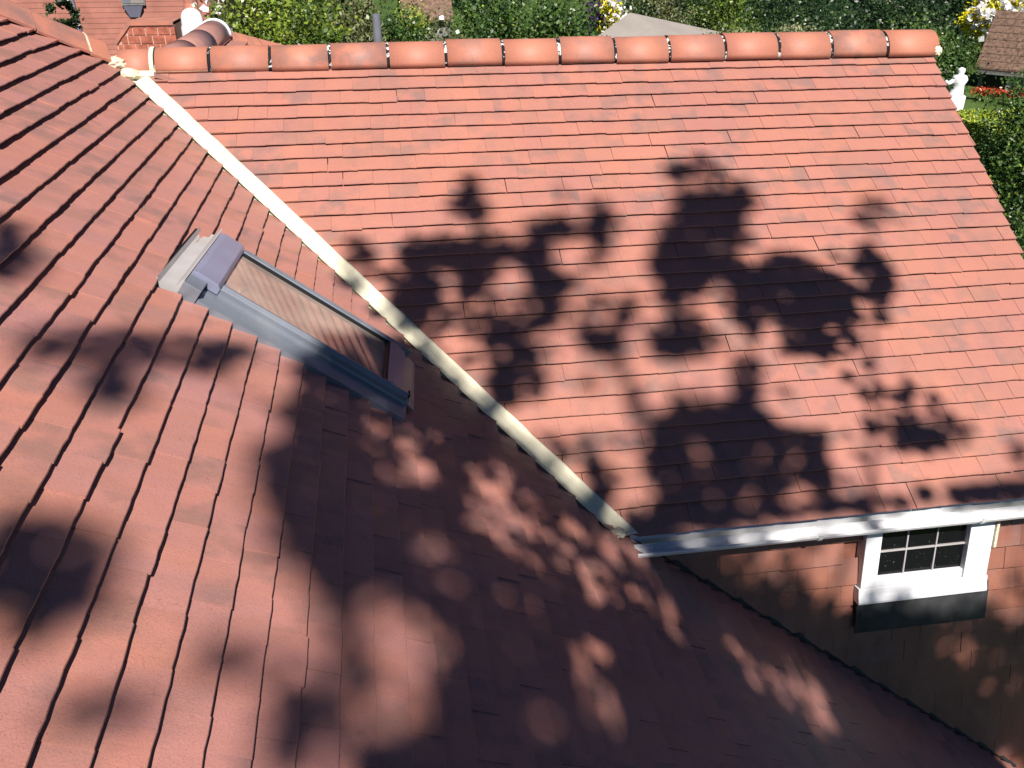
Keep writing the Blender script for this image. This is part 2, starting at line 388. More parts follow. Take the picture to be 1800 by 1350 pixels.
# valley trough: two cream wings, a rolled edge on the far side
def val(sd, s, d, h):       # d: distance from the valley line measured along the course
    return Lf(s, -s * CT - d, h) if sd == 'L' else Rf(s * CT + d, s, h)
rs = np.linspace(0.04, 3.15, 40)
b = MB(); rows = []
for i, s in enumerate(rs):
    j = 0.0025 * math.sin(i * 1.7) + 0.0015 * math.sin(i * 4.1)
    prof = [val('L', s, VL + 0.05, -0.03), val('L', s, VL - 0.006, -0.020), val('L', s, 0.012, -0.024), val('R', s, 0.010, -0.022), val('R', s, 0.035, -0.014), val('R', s, VR - 0.010 + j, 0.002), val('R', s, VR + 0.012 + j, 0.003), val('R', s, VR + 0.03, -0.03)]
    b.v += prof
n = 8
for i in range(len(rs) - 1):
    for k in range(n - 1): a = i * n + k; b.f.append([a, a + 1, a + n + 1, a + n])
part(b.build('valley_gutter', MAT['cream'], smooth=True))['label'] = 'cream valley lining between the two slopes'
# ragged mortar along the near edge of the valley
b = MB(); r = random.Random(4); pr = []
for i, s in enumerate(np.linspace(0.2, 3.1, 60)):
    wv = 0.008 + 0.010 * r.random(); b.v += [val('L', s, VL + 0.012, -0.004), val('L', s, VL - wv, -0.006 - 0.006 * r.random()), val('L', s, VL - wv - 0.004, -0.021)]
for i in range(59):
    for k in range(2): a = i * 3 + k; b.f.append([a, a + 1, a + 4, a + 3])
part(b.build('valley_mortar', MAT['mortar']))
# mortar lumps where the ridge dies into the near slope, at the foot of the valley and the ridge end
def lump(name, pos, rad, seed, mat='mortar', sq=(1, 1, 1)):
    bm = bmesh.new(); bmesh.ops.create_icosphere(bm, subdivisions=3, radius=1.0)
    for v in bm.verts:
        k = 1 + 0.28 * mnoise.noise(v.co * 2.3 + Vector((seed, 0, 0))) + 0.14 * mnoise.noise(v.co * 6 + Vector((0, seed, 0)))
        v.co = Vector((v.co.x * rad * sq[0] * k, v.co.y * rad * sq[1] * k, v.co.z * rad * sq[2] * k)) + Vector(pos)
    me = bpy.data.meshes.new(name); bm.to_mesh(me); bm.free(); me.materials.append(MAT[mat])
    return part(link(name, me))
lump('mortar_bedding', (0.05, -0.07, -0.045), 0.075, 1, sq=(1.0, 1.1, 0.55))
lump('mortar_bedding', (0.12, -0.135, -0.095), 0.05, 2, sq=(1.3, 0.8, 0.6))
lump('mortar_bedding', (5.212, -0.115, -0.075), 0.045, 3, mat='cream', sq=(0.9, 0.7, 0.9))
lump('mortar_bedding', Lf(3.12, -2.53, 0.0), 0.04, 6, sq=(1.0, 0.8, 0.6))

# ridge tiles
def half_round(x0, x1, r_out, th, zc, name, mat, fr=ident, n=14, flare=0.0, seg=1):
    b = MB(); rr = random.Random(x0)
    a0 = math.radians(-4)
    outer = [(r_out * math.cos(a0 + (math.pi - 2 * a0) * i / n), r_out * math.sin(a0 + (math.pi - 2 * a0) * i / n)) for i in range(n + 1)]
    inner = [(q[0] * (1 - th / r_out), q[1] * (1 - th / r_out)) for q in outer][::-1]
    poly = outer + inner; m = len(poly); dz = rr.uniform(-.005, .005); dy = rr.uniform(-.004, .004); k = 0
    for x in (x0, x1):
        sc_ = 1 + (flare if x == x1 else 0) + rr.uniform(-.012, .012)
        b.v += [fr(x, dy + q[0] * sc_, zc + dz + q[1] * sc_) for q in poly]
    for i in range(m): j = (i + 1) % m; b.f.append([i, j, m + j, m + i])
    b.f += [[i, i + 1, m - 2 - i, m - 1 - i] for i in range(n)]; b.f += [[m + i, m + m - 1 - i, m + m - 2 - i, m + i + 1] for i in range(n)]
    o = part(b.build(name, mat, smooth=True))
    for e in o.data.polygons:
        if abs(e.normal.x) > 0.9 and fr is ident: e.use_smooth = False
    return o
px_j = [275, 372, 477, 580, 681, 781, 880, 978, 1074, 1168, 1265, 1358, 1450, 1546, 1638]
def ridge_x(px, py):  # where the ridge crown line is met
    d = ray(px, py); k = (0.0 - CAM[1]) / d[1]; return CAM[0] + d[0] * k
RX = [ridge_x(p, 106 - 0.034 * (p - 275)) for p in px_j]
RX[-1] = 5.228
half_round(0.06, RX[0] - 0.02, 0.118, 0.014, -0.09, 'ridge_tile', MAT['ridge'])
for i in range(14):
    half_round(RX[i] + 0.009, RX[i + 1] - 0.009, 0.121 * (1 + 0.16 * i / 13), 0.015, -0.089, 'ridge_tile', MAT['ridge'])
    if i: half_round(RX[i] - 0.012, RX[i] + 0.012, 0.1155 * (1 + 0.16 * i / 13), 0.03, -0.089, 'ridge_joint', MAT['joint'])
half_round(RX[0] - 0.022, RX[0] + 0.002, 0.126, 0.02, -0.089, 'ridge_joint', MAT['cream'])
# cream bedding strip below the first piece of ridge
MB().box(Rf, (0.10, 0.10, -0.03), (RX[0] + 0.003, 0.185, 0.006)).build('ridge_bedding', MAT['cream']); part(bpy.data.objects['ridge_bedding'])
for sx in (-1,):
    b = MB().box(Rf, (RX[0], 0.10, -0.03), (5.20, 0.148, -0.002)); part(b.build('ridge_bedding', MAT['mortar']))

# hip tiles going up to the upper left
hd = np.array([-CT * 1.0, -CT, ST]); hd /= np.linalg.norm(hd)      # up the hip
hs = np.cross(hd, [0, 0, 1]); hs /= np.linalg.norm(hs); hn = np.cross(hs, hd)
if hn[2] < 0: hn = -hn
def Hf(a, b_, c): return tuple(np.array([0, 0, 0.0]) + hd * a + hs * b_ + hn * c)
hips = [(0.045, 0.17), (0.17, 0.475), (0.48, 0.80), (0.805, 1.12), (1.125, 1.45)]
for i, (a0, a1) in enumerate(hips):
    b = MB(); k = 0.006 * i % 2
    wd, hh, tt = 0.125, 0.050, 0.014
    prof = [(-wd, -0.052), (-0.03, hh - 0.012), (0.0, hh), (0.03, hh - 0.012), (wd, -0.052), (wd - 0.004, -0.052 - tt), (0.0, hh - tt * 1.3), (-wd + 0.004, -0.052 - tt)]
    lo = [(q[0] * 1.03, q[1] + 0.006) for q in prof]
    b.v = [Hf(a0, q[0], q[1]) for q in lo] + [Hf(a1, q[0], q[1]) for q in prof]
    m = 8
    for q in range(m): b.f.append([q, (q + 1) % m, m + (q + 1) % m, m + q])
    b.f += [[0, 1, 6, 7], [1, 2, 3, 6], [3, 4, 5, 6], [m + 7, m + 6, m + 1, m], [m + 6, m + 3, m + 2, m + 1], [m + 6, m + 5, m + 4, m + 3]]
    part(b.build('hip_tile', MAT['ridge'], bevel=0.002))
    jb = MB(); jb.v = [Hf(a0 - 0.006, q[0] * 1.02, q[1] + 0.008) for q in prof] + [Hf(a0 + 0.006, q[0] * 1.02, q[1] + 0.008) for q in prof]
    for q in range(m): jb.f.append([q, (q + 1) % m, m + (q + 1) % m, m + q])
    jb.f += [[0, 1, 6, 7], [1, 2, 3, 6], [3, 4, 5, 6], [m + 7, m + 6, m + 1, m], [m + 6, m + 3, m + 2, m + 1], [m + 6, m + 5, m + 4, m + 3]]
    if i in (1, ): part(jb.build('hip_joint', MAT['mortar']))
# slopes behind, turned away from the camera
def poly_slab(name, pts, th, mat):
    P = [np.array(q, float) for q in pts]; nrm = np.cross(P[1] - P[0], P[2] - P[0]); nrm /= np.linalg.norm(nrm)
    if nrm[2] < 0: nrm = -nrm
    b = MB(); n = len(P); b.v = P + [q - nrm * th for q in P]; b.f = [list(range(n)), [n + i for i in range(n)][::-1]] + [[i, (i + 1) % n, n + (i + 1) % n, n + i] for i in range(n)]
    return part(b.build(name, mat))
tn = ST / CT
poly_slab('rear_slope', [(5.2, 0.03, -0.05), (-0.02, 0.03, -0.05), (-1.1, -1.05, 1.1 * tn - 0.05), (-4.6, -1.05, 1.1 * tn - 0.05), (-7.0, 2.5, -2.5 * tn), (5.2, 2.5, -2.5 * tn)], 0.08, MAT['tile_r'])
poly_slab('side_slope', [(-1.1, -1.05, 1.1 * tn - 0.05), (-1.1, -7.2, 1.1 * tn - 0.05), (-4.6, -7.2, 1.1 * tn - 2.5 * tn), (-4.6, -1.05, -1.4 * tn)], 0.08, MAT['tile_l'])
# rear wing with an old mauve ridge, seen over the far ridge
WX, WZ = 0.30, -0.115; tw = 0.42; AW = math.atan(tw); CW, SW = math.cos(AW), math.sin(AW)
half_round(0.10, 0.62, 0.118, 0.016, WZ, 'ridge_tile', MAT['old_ridge'], fr=lambda a, b_, c: (WX + b_, a, c))
half_round(0.63, 1.27, 0.12, 0.016, WZ, 'ridge_tile', MAT['old_ridge'], fr=lambda a, b_, c: (WX + b_, a, c))
half_round(1.28, 1.95, 0.12, 0.016, WZ, 'ridge_tile', MAT['old_ridge'], fr=lambda a, b_, c: (WX + b_, a, c))
half_round(1.95, 2.0, 0.128, 0.02, WZ, 'ridge_joint', MAT['white'], fr=lambda a, b_, c: (WX + b_, a, c))
wingE = poly_slab('rear_wing_slope', [(WX, 0.02, WZ - 0.01), (WX, 2.0, WZ - 0.01), (WX + 1.7, 3.7, WZ - 1.7 * tw), (WX + 1.7, 0.02, WZ - 1.7 * tw)], 0.05, MAT['felt'])
poly_slab('rear_wing_slope', [(WX, 2.0, WZ - 0.01), (WX, 0.02, WZ - 0.01), (WX - 1.7, 0.02, WZ - 1.7 * tw), (WX - 1.7, 3.7, WZ - 1.7 * tw)], 0.05, MAT['old_ridge'])
poly_slab('rear_wing_slope', [(WX, 2.0, WZ - 0.01), (WX + 1.7, 3.7, WZ - 1.7 * tw), (WX - 1.7, 3.7, WZ - 1.7 * tw)], 0.05, MAT['tile_r'])
def frameW(u, s): return np.array((WX + s * CW, u, WZ - s * SW + 0.03)), np.array([0, 1., 0]), np.array([-CW, 0, SW]), np.array([SW, 0, CW])
def clipsW(u, s):
    yield (1.0, CW, 2.0 + s * CW - u)
lay(wingE, frameW, [0.13 + 0.12 * k for k in range(8)], 0.016, 0.12, 0.15, MAT['old_ridge'], clipsW, lambda s: (0.1, 2 + s), 9, 300)
for i in range(2):    # its far hip
    a0, a1 = 0.02 + 0.42 * i, 0.43 + 0.42 * i
    f = lambda a, b_, c: (WX + (a * 0.66) + b_ * 0.707, 2.0 + a * 0.66 - b_ * 0.707, WZ + 0.02 - a * 0.66 * tw + c - abs(b_) * 0.35)
    b = MB(); b.v = []
    for a in (a0, a1): b.v += [f(a, q, c) for q, c in ((-0.11, 0.0), (0, 0.045), (0.11, 0.0), (0.10, -0.02), (0, 0.025), (-0.10, -0.02))]
    for q in range(6): b.f.append([q, (q + 1) % 6, 6 + (q + 1) % 6, 6 + q])
    b.f += [[0, 1, 4, 5], [1, 2, 3, 4], [6 + 5, 6 + 4, 6 + 1, 6], [6 + 4, 6 + 3, 6 + 2, 6 + 1]]
    part(b.build('hip_tile', MAT['ridge']))

# brick chimney on the rear wing, single bricks
ch = MB(); CX0, CX1, CYF, CTOP = -0.84, -0.30, 3.45, -0.145
ch.prism(lambda a, b_, c: (a, b_, c), [(CX0, -2.4), (CX1, -2.4), (CX1, CTOP), (CX0 + 0.14, CTOP), (CX0, CTOP - 0.15)], CYF, CYF + 0.45)
ch = part(ch.build('chimney', MAT['brick_mortar'])); ch['label'] = 'red brick chimney stack with pale mortar joints'
r = random.Random(3); bh = 0.066
for k in range(12):
    z1 = CTOP - 0.035 - k * (bh + 0.010); z0 = z1 - bh; x = CX0 + (0.0 if k % 2 else -0.055)
    while x < CX1:
        w_ = 0.102 if (k < 4) else 0.215; xa = max(x, CX0 + max(0, 0.14 - (CTOP - z1) * 0.93) + 0.012); xb = min(x + w_, CX1 + 0.004)
        if xb - xa > 0.03:
            me = MB().box(ident, (xa, CYF - 0.006 - r.random() * 0.003, z0), (xb, CYF + 0.05, z1)).build('brick', MAT['brick']); me.parent = ch
        x += w_ + 0.010
cc = MB().prism(ident, [(CX0 - 0.02, CTOP - 0.16), (CX0 + 0.005, CTOP - 0.175), (CX0 + 0.15, CTOP - 0.02), (CX1, CTOP - 0.02), (CX1, CTOP + 0.008), (CX0 + 0.135, CTOP + 0.008)], CYF - 0.02, CYF + 0.47).build('coping', MAT['ridge']); cc.parent = ch
# white cowl beside it
b = MB(); prof = [(0.11, -0.5), (0.11, -0.16), (0.10, -0.14), (0.098, -0.07), (0.08, -0.03), (0.05, -0.005), (0.012, 0.006)]
cxp = at(334, 15, 9.3)
for q, z in prof: b.v += [(cxp[0] + q * math.cos(2 * math.pi * i / 20), cxp[1] + q * math.sin(2 * math.pi * i / 20), cxp[2] + z) for i in range(20)]
for j in range(len(prof) - 1):
    for i in range(20): k = (i + 1) % 20; b.f.append([j * 20 + i, j * 20 + k, j * 20 + 20 + k, j * 20 + 20 + i])
b.f.append([(len(prof) - 1) * 20 + i for i in range(20)])
part(b.build('vent_cowl', MAT['white'], smooth=True))['label'] = 'white domed vent cowl beside the chimney'
# grey metal vent pipe behind the far ridge
vp = at(661, 26, 8.2)
b = MB().tube([(vp[0], vp[1], -1.6), (vp[0], vp[1], vp[2])], 0.036, 14); b.tube([(vp[0] + 0.004, vp[1], vp[2] - 0.004), (vp[0] + 0.004, vp[1], vp[2] + 0.006)], 0.034, 12)
part(b.build('vent_pipe', MAT['alu'], smooth=False))['label'] = 'grey metal vent pipe standing behind the far ridge'

# walls
def wallpiece(name, pts, mat): return part(MB().box(ident, *pts).build(name, mat))
b = MB(); b.v = []
wl = []
zb = 2.9
wall = part(MB().box(Wf, (2.45, 0.0, -0.20), (5.05, zb, 0.0)).build('wall', MAT['plainwall'])); wall['label'] = 'tile hung front wall below the white gutter'
wallpiece('gable_wall', ((4.85, -2.3, -5.9), (5.05, 2.3, -2.0)), MAT['plainwall'])
g_ = MB(); g_.v = [(4.85, -2.3, -1.99), (4.85, 2.3, -1.99), (4.85, 0, -0.2), (5.05, -2.3, -1.99), (5.05, 2.3, -1.99), (5.05, 0, -0.2)]; g_.f = [[0, 1, 2], [5, 4, 3], [0, 3, 4, 1], [1, 4, 5, 2], [2, 5, 3, 0]]
part(g_.build('gable_wall', MAT['plainwall']))
wallpiece('lower_wall', ((4.6, -7.0, -5.9), (4.8, -2.95, -3.75)), MAT['plainwall'])
wallpiece('rear_wall', ((-4.4, 2.1, -5.9), (4.84, 2.3, -2.0)), MAT['plainwall'])
wallpiece('side_wall', ((-4.6, -7.0, -5.9), (-4.41, 2.29, -1.3)), MAT['plainwall'])
# hung tiles, each its own
WG = 0.128
def frameWall(u, s): return np.array(Wf(u, s, WT)), np.array([1., 0, 0]), np.array([0, math.sin(PHI), math.cos(PHI)]), np.array([0, -math.cos(PHI), math.sin(PHI)])
WX0, WX1, WV0, WV1 = 3.80, 4.505, 0.0, 0.545
def clipsWall(u, s):
    yield (1.0, 0.0, 5.07 - u)
    yield (-1.0, 0.0, u - 2.5)
def skipWall(u, s): return (WX0 - 0.02 < u < WX1 + 0.03 and s < 0.47)
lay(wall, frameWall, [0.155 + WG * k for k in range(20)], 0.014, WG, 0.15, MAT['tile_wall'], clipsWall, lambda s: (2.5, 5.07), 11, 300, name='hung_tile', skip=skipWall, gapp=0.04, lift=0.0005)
# fascia, gutter and brackets
part(MB().box(ident, (2.58, -2.502, -2.055), (5.25, -2.480, -1.905)).build('fascia', MAT['white']))
part(MB().box(ident, (2.58, -2.479, -2.053), (5.25, -2.30, -2.045)).build('soffit', MAT['white']))
gy, gzc, gr = -2.582, -1.932, 0.040
b = MB(); n = 12; pr = [(gy + gr * math.cos(math.pi + math.pi * i / n), gzc + gr * math.sin(math.pi + math.pi * i / n)) for i in range(n + 1)]
pr = [(gy - gr - 0.004, gzc + 0.006), (gy - gr - 0.004, gzc - 0.004)] + pr[1:] + [(gy + gr - 0.003, gzc)] + [(gy + (q - gy) * 0.94, z * 1.0 + (gzc - z) * 0.06) for q, z in pr[1:-1][::-1]] + [(gy - gr + 0.004, gzc + 0.006)]
m = len(pr)
for x in (2.565, 5.28): b.v += [(x, q, z) for q, z in pr]
for i in range(m): j = (i + 1) % m; b.f.append([i, j, m + j, m + i])
gut = part(b.build('gutter', MAT['pvc'], smooth=False)); gut['label'] = 'white half round eaves gutter'
for px_ in (1440, 1717):
    d = ray(px_, 918); k = (gy - CAM[1]) / d[1]; x = CAM[0] + d[0] * k
    b = MB(); q1 = [(gy + (gr + 0.005) * math.cos(math.pi + math.pi * i / 10), gzc + (gr + 0.005) * math.sin(math.pi + math.pi * i / 10)) for i in range(11)]
    q0 = [(gy + (gr + 0.0005) * math.cos(math.pi + math.pi * i / 10), gzc + (gr + 0.0005) * math.sin(math.pi + math.pi * i / 10)) for i in range(11)]
    q1[0] = (gy - gr - 0.009, gzc + 0.012); q0[0] = (gy - gr - 0.0045, gzc + 0.012)
    poly = q1 + q0[::-1]; m = len(poly)
    for xx in (x - 0.012, x + 0.012): b.v += [(xx, q, z) for q, z in poly]
    for i in range(m): j = (i + 1) % m; b.f.append([i, j, m + j, m + i])
    b.f += [[i, i + 1, m - 2 - i, m - 1 - i] for i in range(10)] + [[m + i, m + m - 1 - i, m + m - 2 - i, m + i + 1] for i in range(10)]
    b.build('bracket', MAT['pvc'], gut)
# black felt sagging into the gutter
b = MB(); r = random.Random(8)
for i in range(60):
    x = 2.60 + i * 0.0445; b.v += [Rf(x, 3.06, -0.024), Rf(x, 3.150 + 0.008 * r.random(), -0.024 - 0.004 * r.random())]
for i in range(59): a = 2 * i; b.f.append([a, a + 1, a + 3, a + 2])
part(b.build('eaves_felt', MAT['brown']))

# small white window under the eaves
win = part(MB().box(Wf, (WX0, 0.075, 0.0), (WX0 + 0.085, 0.42, 0.075)).build('window', MAT['white'], bevel=0.004)); win['label'] = 'white wooden window with six small dark panes'
def wp(name, lo, hi, mat, bevel=0.003):
    o = MB().box(Wf, lo, hi).build(name, MAT[mat], bevel=bevel); o.parent = win; return o
GX0, GX1, GV0, GV1 = 3.880, 4.372, 0.085, 0.372
wp('frame', (GX1, 0.075, 0.0), (WX1, 0.42, 0.075), 'white'); wp('frame', (WX0 + 0.087, 0.045, 0.0), (GX1 - 0.002, GV0, 0.070), 'white')
wp('frame', (WX0 + 0.087, GV1, 0.0), (GX1 - 0.002, 0.42, 0.066), 'white')
sill = MB().prism(lambda a, b_, c: Wf(b_, a, c), [(0.421, 0.0), (0.421, 0.076), (0.46, 0.080), (0.495, 0.090), (0.508, 0.088), (0.508, 0.0)], WX0 - 0.008, WX1 + 0.008).build('sill', MAT['white'], bevel=0.003); sill.parent = win
wp('trim', (WX1 + 0.001, 0.09, 0.03), (WX1 + 0.016, 0.25, 0.088), 'mortar', 0.002)
nx, ny, bw = 3, 2, 0.008
for i in range(nx):
    for j in range(ny):
        x0 = GX0 + (GX1 - GX0) * i / nx; x1 = GX0 + (GX1 - GX0) * (i + 1) / nx; v0 = GV0 + (GV1 - GV0) * j / ny; v1 = GV0 + (GV1 - GV0) * (j + 1) / ny
        rr = random.Random(i * 5 + j); e = [rr.uniform(-.0012, .0012) for _ in range(4)]
        b = MB(); b.v = [Wf(x0 + .001, v0 + .001, 0.040 + e[0]), Wf(x1 - .001, v0 + .001, 0.040 + e[1]), Wf(x1 - .001, v1 - .001, 0.040 + e[2]), Wf(x0 + .001, v1 - .001, 0.040 + e[3])]
        b.v += [(q[0], q[1] + 0.004, q[2]) for q in b.v]; b.f = [[0, 1, 2, 3], [7, 6, 5, 4], [0, 1, 5, 4], [1, 2, 6, 5], [2, 3, 7, 6], [3, 0, 4, 7]]
        b.build('pane', MAT['glass'], win)
for i in (1, 2):
    x = GX0 + (GX1 - GX0) * i / 3; wp('glazing_bar', (x - bw / 2, GV0, 0.034), (x + bw / 2, GV1, 0.050), 'alu_pale', 0.002)
v = (GV0 + GV1) / 2; wp('glazing_bar', (GX0, v - bw / 2, 0.033), (GX1, v + bw / 2, 0.0515), 'alu_pale', 0.002)
ap = MB(); ap.prism(lambda a, b_, c: Wf(b_, a, c), [(0.47, 0.050), (0.53, 0.062), (0.69, 0.072), (0.69, 0.068), (0.53, 0.056), (0.47, 0.045)], WX0 - 0.0, WX1 + 0.04)
part(ap.build('lead_apron', MAT['lead']))['label'] = 'dark lead apron below the white window'
# lead soakers and black gap where the near slope meets the wall
b = MB(); r = random.Random(2)
for i in range(46):
    s = 3.16 + i * 0.067; y = wall_y(s); b.v += [Lf(s, y - 0.004 - 0.010 * r.random(), 0.001), Lf(s, y + 0.006, 0.003), Lf(s, y + 0.03, 0.012 + 0.012 * r.random())]
for i in range(45):
    for k in range(2): a = i * 3 + k; b.f.append([a, a + 1, a + 4, a + 3])
part(b.build('lead_flashing', MAT['lead']))

# ------------------------------------------------------------------ roof window in the near slope
rw = part(MB().box(Sf, (-0.50, -0.300, -0.06), (0.55, 0.300, -0.02)).build('roof_window', MAT['rubber_shade'])); rw['label'] = 'grey framed roof window in the near slope reflecting tiles'
def sp(name, lo, hi, mat, bevel=0.004):
    o = MB().box(Sf, lo, hi).build(name, MAT[mat], bevel=bevel); o.parent = rw; return o
def spr(name, prof, b0, b1, mat, along='b', bevel=0.0):
    if along == 'b': o = MB().prism(lambda a, b_, c: Sf(a, b_, c), prof, b0, b1)
    else: o = MB().prism(lambda a, b_, c: Sf(b_, a, c), prof, b0, b1)
    o = o.build(name, MAT[mat], bevel=bevel); o.parent = rw; return o
# flashing: side strips with an upstand, head gutter, foot apron
spr('flashing', [(-0.372, 0.006), (-0.31, 0.016), (-0.262, 0.016), (-0.258, 0.045), (-0.252, 0.045), (-0.252, -0.03), (-0.372, -0.03)], -0.38, 0.555, 'alu', 'a')
spr('flashing', [(0.36, 0.004), (0.30, 0.014), (0.262, 0.010), (0.258, 0.045), (0.252, 0.045), (0.252, -0.03), (0.36, -0.03)], -0.42, 0.555, 'alu', 'a')
spr('head_flashing', [(-0.545, 0.004), (-0.53, -0.012), (-0.515, -0.010), (-0.475, 0.006), (-0.462, 0.05), (-0.455, 0.05), (-0.455, -0.03), (-0.545, -0.03)], -0.36, 0.335, 'alu_pale')
sp('head_gutter', (-0.556, -0.36, -0.045), (-0.5465, 0.335, -0.012), 'rubber_shade', 0)
sp('corner_flashing', (-0.455, -0.372, -0.03), (-0.383, -0.262, 0.046), 'alu', 0.004)
# hood
spr('hood', [(-0.452, 0.02), (-0.452, 0.056), (-0.430, 0.064), (-0.345, 0.060), (-0.330, 0.046), (-0.330, 0.02)], -0.268, 0.268, 'lavender', bevel=0.003)
# side rails, sash and glass
spr('rail', [(-0.258, 0.0), (-0.262, 0.048), (-0.245, 0.062), (-0.222, 0.056), (-0.217, 0.034), (-0.217, 0.0)], -0.328, 0.540, 'alu', 'a', 0.002)
spr('rail', [(0.258, 0.0), (0.262, 0.048), (0.245, 0.058), (0.222, 0.052), (0.217, 0.034), (0.217, 0.0)], -0.328, 0.500, 'alu', 'a', 0.002)
sp('rail_end', (0.5405, -0.256, 0.003), (0.548, -0.202, 0.060), 'rubber_shade', 0.002)
sp('pane', (-0.329, -0.216, 0.026), (0.42, 0.216, 0.034), 'skyglass', 0)
sp('seal', (0.4205, -0.216, 0.02), (0.436, 0.216, 0.042), 'brown', 0.001)
spr('sash', [(0.4365, 0.0), (0.4365, 0.052), (0.46, 0.058), (0.52, 0.045), (0.532, 0.020), (0.532, 0.0)], -0.216, 0.216, 'lavender', bevel=0.003)
spr('foot_apron', [(0.533, 0.022), (0.585, 0.008), (0.60, 0.006), (0.60, -0.004), (0.533, 0.008)], -0.24, 0.25, 'alu')
for bb in (0.2165,): sp('shadow_strip', (-0.329, bb - 0.005, 0.03), (0.43, bb - 0.0025, 0.05), 'rubber_shade', 0)  # black strip along the far rail paints in the frame's inner shadow

# ------------------------------------------------------------------ foliage
def leaves(pts, size, seed, bias=None, aspect=0.6):
    r = np.random.default_rng(seed); n = len(pts); d = r.normal(size=(n, 3))
    if bias is not None: d += bias
    d /= np.linalg.norm(d, axis=1)[:, None] + 1e-9
    u = np.cross(d, r.normal(size=(n, 3))); u /= np.linalg.norm(u, axis=1)[:, None] + 1e-9; v = np.cross(d, u)
    s = (size * r.uniform(0.6, 1.3, n))[:, None]
    V = np.stack([pts - u * s * .5, pts + v * s * .5 * aspect - d * s * .06, pts + u * s * .5, pts - v * s * .5 * aspect - d * s * .06], 1).reshape(-1, 3)
    Fc = np.arange(4 * n).reshape(n, 4)
    return V, Fc
def leafmesh(name, pts, size, mat, seed, bias=None, parent=None, aspect=0.6, tone=None):
    V, Fc = leaves(pts, size, seed, bias, aspect); n = len(Fc)
    me = bpy.data.meshes.new(name); me.vertices.add(len(V)); me.vertices.foreach_set('co', V.astype(np.float32).ravel())
    me.loops.add(4 * n); me.loops.foreach_set('vertex_index', np.arange(4 * n, dtype=np.int32)); me.polygons.add(n)
    me.polygons.foreach_set('loop_start', np.arange(0, 4 * n, 4, dtype=np.int32)); me.polygons.foreach_set('loop_total', np.full(n, 4, dtype=np.int32))
    a = me.attributes.new('rnd', 'FLOAT', 'FACE'); rv_ = np.random.default_rng(seed + 1).random(n); rv_ = rv_ if tone is None else np.clip(0.55 * tone + 0.45 * rv_, 0, 1); a.data.foreach_set('value', rv_.astype(np.float32))
    me.update(calc_edges=True); me.materials.append(mat)
    o = link(name, me)
    if parent: child_keep(o, parent)
    return o
def clumps(c, rad, k, seed):
    r = np.random.default_rng(seed); d = r.normal(size=(k, 3)); d /= np.linalg.norm(d, axis=1)[:, None]
    return np.array(c) + d * np.array(rad) * (r.uniform(0.25, 1.0, k) ** 0.45)[:, None]
def bush(name, label, cat, px, py_top, dist, rx, rz, kind, n, leaf=0.06, seed=1, group=None, ry=None, extra=None, trunk=True, k=None):
    top = at(px, py_top, dist); ry = ry or rx * 0.9
    c = top - np.array([0, 0, rz]); base = (c[0], c[1], gz(c[0], c[1]) - 0.05)
    T = thing(name, label, cat, base, group)
    r = np.random.default_rng(seed); k = k or int(34 + 24 * rx * rz); n = int(n * 1.7)
    cl = clumps(c, (rx, ry, rz), k, seed); idx = r.integers(0, k, n); sg = 0.115 * max(rx, rz) * r.uniform(0.5, 1.35, k)
    pts = cl[idx] + r.normal(size=(n, 3)) * sg[idx][:, None]
    leafmesh('crown', pts, leaf, LEAF[kind], seed, parent=T, bias=np.array([0, -0.3, 0.6]), tone=np.clip(0.25 + 0.75 * (r.random(k) * 1.3 - 0.25), 0, 1)[idx])  # clump tones put shaded gaps and lit clumps into the leaf colour
    if extra:
        ek, en, es = extra; e = cl[r.integers(0, k, en)]; e = e + r.normal(size=(en, 3)) * 0.10 + np.array([0, -0.25, 0.15])
        leafmesh('blossom', e, es, LEAF[ek], seed + 9, parent=T, bias=np.array([0, -.5, .8]), aspect=0.9)
    if trunk:
        b = MB(); b0 = np.array(base); cen = c - np.array([0, 0, rz * 0.2]); b.tube([b0, (b0 + cen) / 2 + np.array([.06, .03, 0]), cen], [0.05 + 0.05 * rx, 0.045 + .04 * rx, 0.02 + .02 * rx], 7)
        for q in cl[:: max(1, k // 14)]: b.tube([cen - np.array([0, 0, .3]), (cen + q) / 2 + np.array([0, 0, .08]), q], [0.02 + .015 * rx, 0.014, 0.006], 5)
        o = b.build('trunk', MAT['bark']); child_keep(o, T)
    return T
BK = 'shrubs and trees behind the far ridge'
bush('leafy_tree', 'tall yellow-green leafy tree left of the grey vent pipe', 'tree', 480, -35, 13, 0.95, 1.5, 'yellowgreen', 10000, 0.075, 11, BK)
bush('olive_shrub', 'olive green shrub directly behind the grey vent pipe', 'shrub', 600, -22, 15.5, 0.75, 1.5, 'olive', 7000, 0.075, 12, BK, extra=('white', 25, 0.08))
bush('dark_shrub', 'dark green shrub just right of the grey vent pipe', 'shrub', 690, -12, 17, 0.62, 1.5, 'green', 6000, 0.07, 13, BK)
bush('small_conifer', 'small bright green conifer below the brown garden roof', 'conifer', 726, 14, 18.5, 0.26, 1.0, 'lime', 3500, 0.05, 14, BK)
bush('white_flower_shrub', 'shrub with large white blossoms below the brown garden roof', 'shrub', 770, 40, 15, 0.5, 1.1, 'olive', 5000, 0.06, 15, BK, extra=('white', 60, 0.10))
bush('broad_shrub', 'broad green shrub behind the ridge right of the white blossoms', 'shrub', 870, -15, 17.5, 1.0, 1.7, 'green', 9500, 0.085, 16, BK, extra=('lime', 120, 0.05))
bush('speckled_shrub', 'speckled green shrub at the left tip of the beige roof', 'shrub', 975, -5, 17, 0.85, 1.6, 'green', 8000, 0.085, 17, BK, extra=('pale', 200, 0.06))
bush('brown_hedge_shrub', 'brownish olive shrub behind the beige pyramid roof', 'shrub', 1150, -18, 25, 1.6, 1.5, 'olive', 9000, 0.085, 18, BK)
